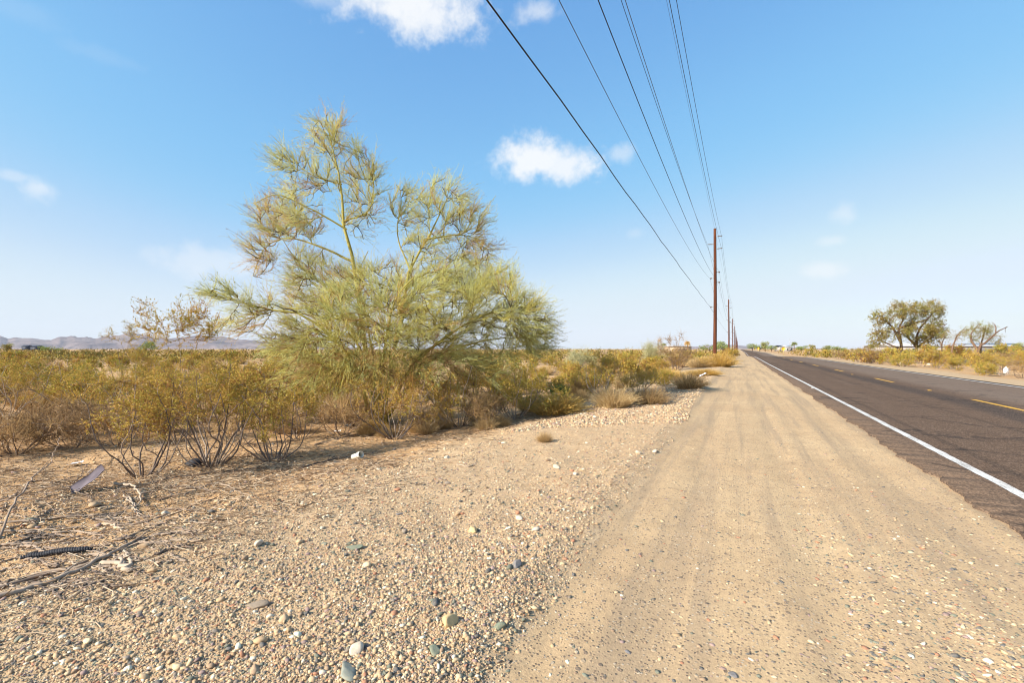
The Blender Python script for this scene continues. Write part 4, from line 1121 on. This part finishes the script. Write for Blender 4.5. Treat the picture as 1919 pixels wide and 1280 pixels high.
def building(name, px0, px1, D, h, lab, cat='building', wall='white_wall', roof='white_roof', pitch=.6, wins=(), depth=12, rot=0.0, door=None):
    a, b = atD(px0, D), atD(px1, D)
    c = (a + b) / 2; L = np.linalg.norm((b - a)[:2]); ang = math.atan2((b - a)[1], (b - a)[0]) + rot
    e = thing(name, (c[0], c[1], min(a[2], b[2]) - .1), lab, cat, None, rz=ang)
    w_ = MB(); w_.box((0, depth / 2, h / 2), (L, depth, h))
    link('wall', w_.data('wall', M[wall]), e)
    r = MB(); o = .35
    V = [(-L / 2 - o, -o, h + .003), (L / 2 + o, -o, h + .003), (L / 2 + o, depth + o, h + .003), (-L / 2 - o, depth + o, h + .003), (-L / 2 - o, depth / 2, h + pitch), (L / 2 + o, depth / 2, h + pitch)]
    V2 = [(x, y, z + .16) for x, y, z in V]
    r.add(V + V2, [[0, 3, 2, 1], [6, 7, 11, 10], [8, 9, 10, 11], [0, 1, 7, 6], [2, 3, 9, 8]], [[0, 4, 3], [1, 2, 5], [6, 10, 9], [7, 8, 11]])
    r.add([V2[0], V2[3], V2[4], V[0], V[3], V[4]], [[3, 0, 1, 4]], [[0, 2, 1]])
    link('roof', r.data('roof', M[roof]), e)
    for x, z, ww, hh in wins:
        fr = MB(); fr.box((x, -.03, z), (ww + .2, .06, hh + .2)); fo_ = link('window', fr.data('window', M[roof]), e)
        pn = MB(); pn.box((x, -.075, z), (ww, .03, hh)); link('pane', pn.data('pane', M['dark_glass']), fo_)
    return e
building('long_building', 1672, 1935, 150, 2.5, 'long low white building behind the mesquites right of the road', wins=[(x, 1.4, 1.6, 1.0) for x in (-15, -9, -2, 5)] + [(14.5, 1.3, 5.0, 1.5)], pitch=.9)
building('small_house', 1462, 1471, 280, 2.9, 'small white house with dark roof beside the yellow diamond sign', 'house', roof='dark_glass', wins=[(-.7, 1.5, .8, .8)], depth=6, pitch=.7)
building('small_house', 1473, 1485, 270, 2.7, 'small white house right of the yellow diamond sign, below the mast', 'house', roof='white_roof', wins=[(1.0, 1.5, 1.0, .9), (-1.0, 1.5, .7, .9)], depth=6, pitch=.7)
building('small_house', 1252, 1296, 240, 3.0, 'low pale house on the horizon behind the grey dead bush', 'house', wall='tan_wall', wins=[(2, 1.6, 1.2, .9)], depth=7, pitch=.5)
building('shed', 40, 52, 420, 4.0, 'left of two small dark blue sheds below the mountains', 'shed', wall='blue_wall', roof='blue_wall', depth=5, pitch=1.0)
building('shed', 57, 71, 400, 3.6, 'right of two small dark blue sheds below the mountains', 'shed', wall='blue_wall', roof='blue_wall', depth=5, pitch=.8)
def mast(px, D, h, lab):
    mb = MB(); mb.tube([[0, 0, 0], [0, 0, h * .6], [0, 0, h]], [.12, .09, .04], 6)
    c = MB(); c.box((0, 0, h * .72), (.9, .06, .06)); c.box((0, 0, h * .86), (.6, .06, .06))
    thing('mast', atD(px, D), lab, 'mast', None, [('pole', mb.data('mast_pole', M['galv'])), ('antenna', c.data('antenna', M['galv']))])
mast(1480, 262, 7.5, 'thin grey mast above the small white houses')
mast(1240, 200, 6.6, 'thin grey mast on the horizon left of the tall dead stalk')
mast(1911, 149, 3.9, 'short dark vent mast standing by the right end of the long white building')

# ------------------------------------------------------------------ stones one can point to
rng = np.random.default_rng(33)
def rock(p, size, col, label, group=None, flatn=.55, sx=1.0, base=(ICO3_V, ICO3_F), rz=None, sink=.35):
    BV, BF = base
    r = rng.integers(0, 1 << 30); g = np.random.default_rng(r)
    V = BV * 1.0
    for _ in range(7):                            # chip flat facets off
        nrm = unit(g.normal(size=3)); dd = g.uniform(.55, .9)
        over = np.clip(V @ nrm - dd, 0, None); V = V - over[:, None] * nrm
    V = V * (1 + .05 * np.stack([vnoise(V[:, 0] * 3 + r % 97, V[:, 1] * 3 + V[:, 2] * 2, 3)], 1))
    V = V * [size * sx, size * .8, size * flatn]
    cols = np.concatenate([np.clip(np.asarray(col) * (1 + .35 * vnoise(V[:, :1] / size * 2.5, V[:, 1:2] / size * 2.5 + V[:, 2:] / size * 2, 8)), 0, .8), np.ones((len(V), 1))], 1)
    me = mesh_data('stone', V, [BF], M['stone'], col=cols, smooth=False)
    o = link('stone', me)
    o.location = (p[0], p[1], p[2] + size * flatn * (1 - sink) * .9)
    o.rotation_euler = (g.normal(0, .15), g.normal(0, .15), g.uniform(0, 6.28) if rz is None else rz)
    return tag(o, label, 'stone', group)
TAN, PALE, GREY, GRN, RED, YEL = (.40, .28, .17), (.58, .48, .36), (.15, .15, .155), (.15, .18, .13), (.32, .16, .11), (.60, .42, .20)
SG = 'larger stones in the gravel'
for px, py, rp, col, lab, fl, sx in [
    (842, 1172, 17, YEL, 'blocky cream and ochre stone standing in the foreground gravel', .7, 1.25), (968, 1062, 13, GREY, 'dark blue grey rounded stone on the gravel below the centre', .6, 1.1),
    (935, 1178, 12, GRN, 'flat olive green stone right of the blocky ochre stone', .5, 1.2), (668, 1222, 16, PALE, 'pale round stone above the grey green slab at the bottom border', .55, 1.1),
    (652, 1262, 22, (.22, .24, .2), 'grey green slab cut by the bottom border of the view', .3, 1.5), (815, 1222, 14, GRN, 'dark green slab under the blocky ochre stone', .4, 1.3),
    (480, 1138, 15, (.24, .19, .14), 'brown slate stone with a thin shadow left of centre', .35, 1.6), (484, 1022, 10, PALE, 'pale rounded stone above the brown slate', .55, 1.2),
    (662, 1028, 12, GRN, 'flat blue green slate flake on the bare gravel', .25, 1.7), (310, 966, 9, PALE, 'white stone beside the dry branch ends', .6, 1.1),
    (180, 950, 14, TAN, 'broad tan stone among the dry branches under the grey strip', .45, 1.4), (270, 1026, 10, TAN, 'rounded tan stone by the branch fork', .5, 1.2),
    (838, 860, 6, PALE, 'small white stone on the berm under the tree, left of centre', .6, 1.0), (1042, 877, 7, PALE, 'white stone with a dark shadow on the mid berm', .6, 1.2),
    (1079, 890, 6, PALE, 'small pale stone just right of the white one on the mid berm', .5, 1.3), (886, 996, 10, YEL, 'ochre stone with pointed end left of the dark grey rounded stone', .5, 1.6),
    (1228, 848, 6, PALE, 'pale stone near the shoulder edge, higher of two', .5, 1.1), (1196, 850, 6, PALE, 'pale stone near the shoulder edge, lower of two', .6, 1.0),
    (972, 974, 8, PALE, 'cream stone on the gravel ridge above the dark grey rounded stone', .5, 1.3), (1004, 995, 8, PALE, 'white oval stone on the gravel ridge beside the cream one', .5, 1.2),
    (1372, 1266, 10, GREY, 'dark oval stone pressed into the shoulder at the bottom border', .3, 1.4), (1178, 1226, 7, GREY, 'teal grey pebble on the shoulder', .35, 1.2),
    (1115, 783, 5, PALE, 'white stone among the pale gravel below the tan tufts', .5, 1.1), (750, 965, 7, GREY, 'dark grey flake on the berm under the tree', .3, 1.4)]:
    p = gp(px, py); D = p[:2] @ FWD[:2]
    rock(p, rp * D / F, col, lab, SG, fl, sx)
for px, py, size, lab in [(1742, 681, .33, 'white boulder at the edge of the bushes across the road'), (1690, 680, .5, 'tan mound of dirt and stone left of the white boulder across the road')]:
    rock(gp(px, py + 3), size, PALE if 'white' in lab else TAN, lab, None, .5, 1.5)
n = 0
while n < 90:
    D = 2.0 * (14 / 2.0) ** rng.uniform(); px = rng.uniform(-20, 1150)
    p = atD(px, D)
    if p[0] > float(shoulder_l(p[1])) - .15 or p[0] < float(berm_l(p[1])) - 1.5: continue
    c = stone_cols(rng, 1, 1.4)[0] * 1.05
    rock(p, rng.uniform(.013, .026) * (1 + .05 * D), np.clip(c, 0, .75), 'loose fist sized stone lying among the roadside gravel', 'loose stones on the berm', rng.uniform(.4, .65), rng.uniform(1, 1.5), (ICO2_V, ICO2_F))
    n += 1

# ------------------------------------------------------------------ dead branches and litter at left
def lie(px, py, lift=.0): 
    p = gp(px, py); p[2] += lift; return p
def branch(pxs, rad, tint, label, forks=(), group='dry branches lying on the dirt', wig=.012):
    P3 = [lie(x, y, rad * .9 + h) for x, y, h in [(q + (0,))[:3] for q in pxs]]
    q = resample(np.array(P3), 26)
    q[1:-1] += rng.normal(0, wig, (24, 3)) * [1, 1, .25]
    o = q[0].copy()
    mb = MB(); mb.tube(q - o, np.linspace(rad, rad * .35, 26) * rng.uniform(.85, 1.15, 26), 7, tint)
    L = np.linalg.norm(q[-1] - q[0])
    for _ in range(int(rng.integers(2, 6))):
        i = int(rng.integers(6, 23)); d = unit(q[i + 1] - q[i]) + rng.normal(0, .5, 3) * [1, 1, .3]; d[2] = abs(d[2]) * .4
        l = L * rng.uniform(.1, .28); s = np.linspace(0, 1, 6)[:, None]
        mb.tube(q[i] - o + unit(d) * l * s + rng.normal(0, .006, (6, 3)) * s, np.linspace(rad * .45, rad * .15, 6), 5, np.clip(tint + rng.normal(0, .1), 0, 1))
    for f in forks:
        r3 = resample(np.array([lie(x, y, rad * .8) for x, y in f]), 12); r3[1:-1] += rng.normal(0, wig * .6, (10, 3)) * [1, 1, .3]
        mb.tube(r3 - o, np.linspace(rad * .8, rad * .3, 12), 6, tint)
    ob = link('dry_branch', mb.data('dry_branch', M['dead'], True)); ob.location = o
    return tag(ob, label, 'branch', group)
BR = [
    ([(-20, 1128), (90, 1096), (190, 1050), (262, 1012)], .012, .8, 'long pale branch sweeping from the left border up to the fork of bleached wood', [[(190, 1050), (150, 1066), (60, 1080)]]),
    ([(-20, 1108), (60, 1088), (150, 1060), (230, 1020)], .009, .45, 'brown branch lying along the upper side of the long pale branch', []),
    ([(-10, 1100), (70, 1082), (140, 1066)], .010, .25, 'dark short branch under the long pale branch at the left border', []),
    ([(190, 1060), (232, 1062), (243, 1074), (236, 1034)], .012, .85, 'bleached forked piece of wood like a small antler', [[(232, 1062), (222, 1050), (206, 1062)]]),
    ([(-20, 985), (60, 978), (150, 970), (235, 962)], .010, .75, 'long grey branch lying level at left above the dark woven strip', []),
    ([(-20, 1000), (70, 996), (160, 990)], .008, .9, 'pale thin branch just under the long level grey branch', []),
    ([(-20, 1026), (60, 1022), (120, 1016)], .010, .6, 'short grey branch left of the dark woven strip', []),
    ([(215, 914, .03), (248, 922, .05), (264, 938, .02), (252, 956)], .011, .92, 'curved bleached branch arching beside the grey rock', [[(240, 932), (252, 950), (258, 966)]]),
    ([(232, 930), (252, 956), (260, 972)], .008, .95, 'bleached twig crossing under the arched branch', []),
    ([(345, 930), (372, 916), (412, 910, .02), (455, 926), (482, 934)], .006, .95, 'thin white arched twig lying on the gravel right of the branches', []),
    ([(180, 975), (250, 985), (330, 962), (420, 930)], .007, .3, 'dark thin branch pointing up towards the bushes', []),
    ([(240, 1008), (300, 985), (380, 955)], .006, .4, 'brown thin branch right of the bleached antler wood', []),
    ([(0, 1010), (20, 985, .12), (50, 945, .2), (95, 905, .28), (112, 870, .4)], .007, .5, 'upright arched grey green stem rising from the branches at left', []),
    ([(100, 930), (125, 918), (150, 900, .05), (168, 884, .12)], .006, .3, 'dark bent twig left of the grey plastic strip', []),
    ([(-20, 940), (60, 938), (130, 940)], .008, .5, 'grey branch along the left border above the level branches', []),
    ([(300, 900), (380, 890), (470, 880), (540, 868)], .007, .3, 'dark branch on the dirt under the creosote stems', []),
    ([(560, 880), (610, 866), (650, 858), (700, 850)], .010, .25, 'brown branch lying on the dirt just below the white pipe', []),
    ([(590, 835), (640, 822), (700, 812)], .011, .2, 'dark log like branch on the dirt above the white pipe', []),
    ([(640, 815), (690, 806), (730, 808)], .007, .6, 'pale twig lying by the dark log like branch', []),
    ([(690, 872), (720, 866), (750, 860)], .006, .3, 'single dark twig on the bare sand right of the white pipe', []),
    ([(856, 872), (880, 876), (894, 866)], .006, .85, 'small bleached stick on the berm gravel', []),
    ([(540, 890), (500, 900), (440, 915)], .005, .6, 'thin grey twig on the gravel below the short creosote bush', []),
]
for b in BR:
    branch(b[0], b[1] * 1.45, b[2], b[3], b[4])
for k in range(130):
    px, py = rng.uniform(-20, 330), rng.uniform(905, 1110)
    if px > 200 and py > 1060: continue
    a = rng.normal(-.12, .3); L = rng.uniform(30, 110)
    branch([(px, py), (px + L * .5 * math.cos(a), py + L * .4 * math.sin(a)), (px + L * math.cos(a + .1), py + L * .8 * math.sin(a + .1))], rng.uniform(.004, .012), rng.uniform(.05, .95), 'thin dry stick in the heap of branches at left', group='sticks in the branch heap')

def litter_mass():
    rng = np.random.default_rng(66); mb = MB()
    def bits(n, dens_, d0, d1, L, r):
        p = scatter_on(rng, n, d0, d1, dens_)
        z = gh(p[:, 0], p[:, 1]); a = rng.uniform(0, 6.283, n); l = rng.uniform(L[0], L[1], n)
        d = np.stack([np.cos(a), np.sin(a), rng.normal(.0, .15, n)], 1) * l[:, None]
        c = np.stack([p[:, 0], p[:, 1], z + .008 + np.abs(d[:, 2]) * .5], 1)
        bend = rng.normal(0, .16, (n, 3)) * l[:, None] * [1, 1, .25]
        T = np.stack([c - d / 2, c + bend, c + d / 2], 1)
        mb.tubes(T, np.full((n, 3), 1.0) * rng.uniform(r[0], r[1], n)[:, None], 3, rng.uniform(0, 1, n))
    def under(X, Y):
        v = np.zeros_like(X)
        for q in keepout[:12] + [atD(708, TD)]:
            v = np.maximum(v, np.exp(-(((X - q[0] - .25) ** 2 + (Y - q[1]) ** 2) / 1.1)))
        return v * (X < berm_l(Y) + .5)
    def heap(X, Y):
        return (X < -3.0) * np.exp(-((Y - 3.5 - .0 * X) / 1.6) ** 2) * np.clip((-2.6 - X) / 1.2, 0, 1)
    def desert(X, Y): return (X < berm_l(Y) - .2) * np.clip(.4 + fbm(X, Y, 88, 2), .05, 1)
    bits(4500, under, 4.5, 16, (.04, .22), (.0015, .0045))
    bits(3200, heap, 2.2, 8, (.03, .2), (.0012, .004))
    bits(7000, desert, 5.6, 22, (.04, .25), (.002, .005))
    tag(link('twig_litter', mb.data('twig_litter', M['litter'])), 'fallen twigs littering the dirt under the bushes', 'twig litter', kind='stuff')
def scatter_on(rng, n, dmin, dmax, dens):
    out = []; cnt = 0
    while cnt < n:
        u = rng.uniform(0, 1, n * 3); D = dmin * (dmax / dmin) ** u; px = rng.uniform(-120, 1500, n * 3)
        p = FWD[None, :2] * D[:, None] + RGT[None, :2] * ((px - CX) / F * D)[:, None]
        k = rng.uniform(0, 1, n * 3) < dens(p[:, 0], p[:, 1])
        out.append(p[k]); cnt += k.sum()
    return np.concatenate(out)[:n]
litter_mass()

# rubbish
M['pvc'] = simple('pvc', (.62, .60, .48), (.70, .68, .58), 12, .45, .05, .4)
M['grey_plastic'] = simple('grey_plastic', (.10, .082, .095), (.15, .125, .14), 7, .8, .15, .15)
M['rubber'] = simple('rubber', (.016, .016, .02), (.035, .035, .042), 30, .7, .3)
M['paper'] = simple('paper', (.72, .72, .76), (.78, .78, .8), 20, .7, .05)
M['purple_ink'] = simple('purple_ink', (.12, .08, .42), (.18, .12, .5), 30, .7, .02)
M['orange_ink'] = simple('orange_ink', (.5, .16, .03), (.55, .2, .05), 30, .7, .02)
M['bag'] = simple('black_bag', (.012, .012, .014), (.03, .03, .034), 14, .35, .6, .5)
def pvc_pipe():
    p = gp(662, 862); mb = MB(); n = 24
    a = unit(RGT * .72 - FWD * .55 + UP * .30)
    L, r, w_ = .21, .04, .006
    s = unit(np.cross(a, UP)); u = np.cross(s, a); th = np.arange(n) * 6.2832 / n
    ring = lambda d, rr: a * d + (np.cos(th)[:, None] * s + np.sin(th)[:, None] * u) * rr
    V = np.concatenate([ring(0, r), ring(L - .07, r), ring(L - .065, r + .008), ring(L, r + .008), ring(L, r + .008 - w_), ring(L - .06, r - w_ + .004), ring(0, r - w_)])
    q = []
    for k in range(6):
        for i in range(n): q.append([k * n + i, k * n + (i + 1) % n, (k + 1) * n + (i + 1) % n, (k + 1) * n + i])
    for i in range(n): q.append([6 * n + i, 6 * n + (i + 1) % n, (i + 1) % n, i])
    mb.add(V, q)
    o = link('plastic_pipe', mb.data('plastic_pipe', M['pvc'], False)); o.location = (p[0], p[1], p[2] + .045); o.rotation_euler = (0, 0, 0)
    tag(o, 'short piece of cream plastic pipe with a flared open end lying on the dirt', 'pipe')
pvc_pipe()
def sheet(name, px, py, w_, l, lift, mat, label, cat, axis, curl=.3, thick=.004, extra=None, nx=14, ny=8, face=UP):
    p = gp(px, py)
    u = np.linspace(-.5, .5, nx); v = np.linspace(-.5, .5, ny); U, V_ = np.meshgrid(u, v, indexing='ij')
    taper = 1 - .25 * (U + .5)
    A = unit(np.asarray(axis, float)); S = unit(np.cross(A, face)); N = np.cross(S, A)
    Q = A * (U * l)[..., None] + S * (V_ * w_ * taper)[..., None] + N * (curl * w_ * (V_ ** 2 * 2) + curl * l * .25 * np.abs(U) ** 2 + .02 * np.sin(U * 9 + V_ * 5) * l)[..., None]
    top = Q + N * thick / 2; bot = Q - N * thick / 2
    idx = np.arange(nx * ny).reshape(nx, ny); k = nx * ny
    q = np.stack([idx[:-1, :-1], idx[1:, :-1], idx[1:, 1:], idx[:-1, 1:]], -1).reshape(-1, 4)
    bd = list(idx[:, 0]) + list(idx[-1, 1:]) + list(idx[-2::-1, -1]) + list(idx[0, -2:0:-1])
    e = [[bd[i], bd[(i + 1) % len(bd)], bd[(i + 1) % len(bd)] + k, bd[i] + k] for i in range(len(bd))]
    mb = MB(); mb.add(np.concatenate([top.reshape(-1, 3), bot.reshape(-1, 3)]), np.concatenate([q, q[:, ::-1] + k, np.array(e)]))
    o = link(name, mb.data(name, M[mat], True)); o.location = (p[0], p[1], p[2] + lift)
    tag(o, label, cat)
    if extra:
        mt, (a0, a1, b0, b1) = extra
        m2 = MB(); sub = (Q + N * (thick / 2 + .002))[a0:a1, b0:b1]; s0, s1 = sub.shape[:2]; ii = np.arange(s0 * s1).reshape(s0, s1)
        m2.add(sub.reshape(-1, 3), np.stack([ii[:-1, :-1], ii[1:, :-1], ii[1:, 1:], ii[:-1, 1:]], -1).reshape(-1, 4))
        link('print', m2.data('print', M[mt]), o)
    return o
sheet('plastic_strip', 166, 922, .19, .40, .13, 'grey_plastic', 'bent grey purple plastic strip standing up from the dirt at left', 'plastic strip', RGT * .68 + FWD * .25 + UP * .62, .22, face=-FWD * .75 + UP * .6 - RGT * .3)
sheet('paper_scrap', 142, 874, .11, .17, .035, 'paper', 'white paper scrap with purple print on the bare dirt at left', 'litter', RGT * .9 + FWD * .2 + UP * .18, .3, .002, ('purple_ink', (5, 11, 2, 6)))
sheet('paper_scrap', 172, 886, .06, .09, .03, 'paper', 'small crumpled white and orange wrapper above the grey plastic strip', 'litter', RGT * .6 - FWD * .2 + UP * .5, .6, .002, ('orange_ink', (8, 14, 1, 7)))
sheet('paper_scrap', 1318, 706, .16, .34, .07, 'paper', 'white scrap of litter at the edge of the golden grass patch', 'litter', RGT * .8 + FWD * .1 + UP * .35, .5, .003)
sheet('paper_scrap', 1066, 750, .06, .10, .03, 'paper', 'tiny white scrap beside the green weed', 'litter', RGT * .9 + UP * .1, .5, .002)
sheet('paper_scrap', 632, 812, .08, .14, .03, 'paper', 'pale scrap of paper under the tangle of grey twigs', 'litter', RGT * .9 + UP * .1, .5, .002)
def woven_strip():
    a, b = lie(40, 1052), lie(172, 1036); n = 120; mb = MB()
    q = np.linspace(a, b, n); q[:, 2] = gh(q[:, 0], q[:, 1]) + .018; d = unit(b - a); s = np.cross(d, UP)
    for j in range(3):
        ph = np.linspace(0, 58, n) + j * 2.094
        mb.tube(q - a + s * (np.sin(ph) * .013)[:, None] + UP * (np.cos(ph) * .009 + .008)[:, None], np.concatenate([np.linspace(.005, .0125, 20), np.full(n - 40, .0125), np.linspace(.0125, .005, 20)]), 6)
    o = link('rope', mb.data('rope', M['rubber'], True)); o.location = a
    tag(o, 'thick dark twisted rope half buried among the branches at left', 'rope')
woven_strip()
def bag(px, py, s, label, mat='bag'):
    V = ICO3_V * 1.0; g = np.random.default_rng(int(px))
    V = V * (1 + .5 * vnoise(V[:, :1] * 2 + px, V[:, 1:2] * 2 + V[:, 2:] * 1.5, 4) + .25 * vnoise(V[:, :1] * 6, V[:, 1:2] * 6 + V[:, 2:] * 5, 5))
    mb = MB(); mb.add(V * [s * 1.3, s, s * .7], None, ICO3_F)
    p = gp(px, py); o = link('plastic_bag', mb.data('plastic_bag', M[mat], False)); o.location = (p[0], p[1], p[2] + s * .45)
    tag(o, label, 'plastic bag')
bag(656, 800, .09, 'crumpled black plastic bag caught under the palo verde')
bag(366, 874, .10, 'dark green grey plastic bag caught in the stems of the tall spiky creosote', 'rubber')
def jug():
    p = gp(1885, 699); mb = MB()
    mb.tube([[0, 0, 0], [0, 0, .02], [0, 0, .24], [0, 0, .32], [0, 0, .35], [0, 0, .40]], [.11, .13, .13, .09, .045, .045], 16)
    h = MB(); th = np.linspace(-1.3, 1.3, 8); h.tube(np.stack([.10 + .06 * np.cos(th), 0 * th, .25 + .07 * np.sin(th)], 1), .014, 6)
    thing('jug', p, 'white plastic jug standing on the verge across the road', 'jug', None, [('body', mb.data('jug_body', M['paper'], True)), ('handle', h.data('jug_handle', M['paper'], True))])
jug()
# raised markers on the road
def marker(px, py, mat, label):
    p = gp(px, py); z = float(roadz(p[1])); D = F * CAMH / (py - HY); p = FWD * D + RGT * (px - CX) / F * D
    mb = MB(); mb.add([(-.05, -.05, 0), (.05, -.05, 0), (.05, .05, 0), (-.05, .05, 0), (-.045, -.02, .018), (.045, -.02, .018), (.045, .02, .018), (-.045, .02, .018)], [[4, 5, 6, 7], [0, 1, 5, 4], [2, 3, 7, 6], [1, 2, 6, 5], [3, 0, 4, 7]])
    o = link('road_marker', mb.data('road_marker', M[mat])); o.location = (p[0], p[1], float(roadz(p[1])) + .001); o.scale = (.95, .95, .8)
    tag(o, label, 'road marker', 'raised markers on the road')
marker(1523, 728, 'white_paint', 'white raised marker just inside the left edge line')
marker(1742, 732, 'yellow_paint', 'yellow raised marker between the two nearest centre dashes')
marker(1597, 702, 'yellow_paint', 'yellow raised marker between the farther centre dashes')

# ------------------------------------------------------------------ the air
hb = MB(); hb.box((0, 3400, 140), (15000, 8400, 286))
hm, t = new_mat('haze')
pv = t.n('ShaderNodeVolumePrincipled', {'Color': (.78, .84, .95, 1), 'Density': 0.00005, 'Anisotropy': 0.0})
t.n('ShaderNodeOutputMaterial', {'Volume': pv.outputs[0]})
tag(link('haze', hb.data('haze', hm)), kind='stuff')
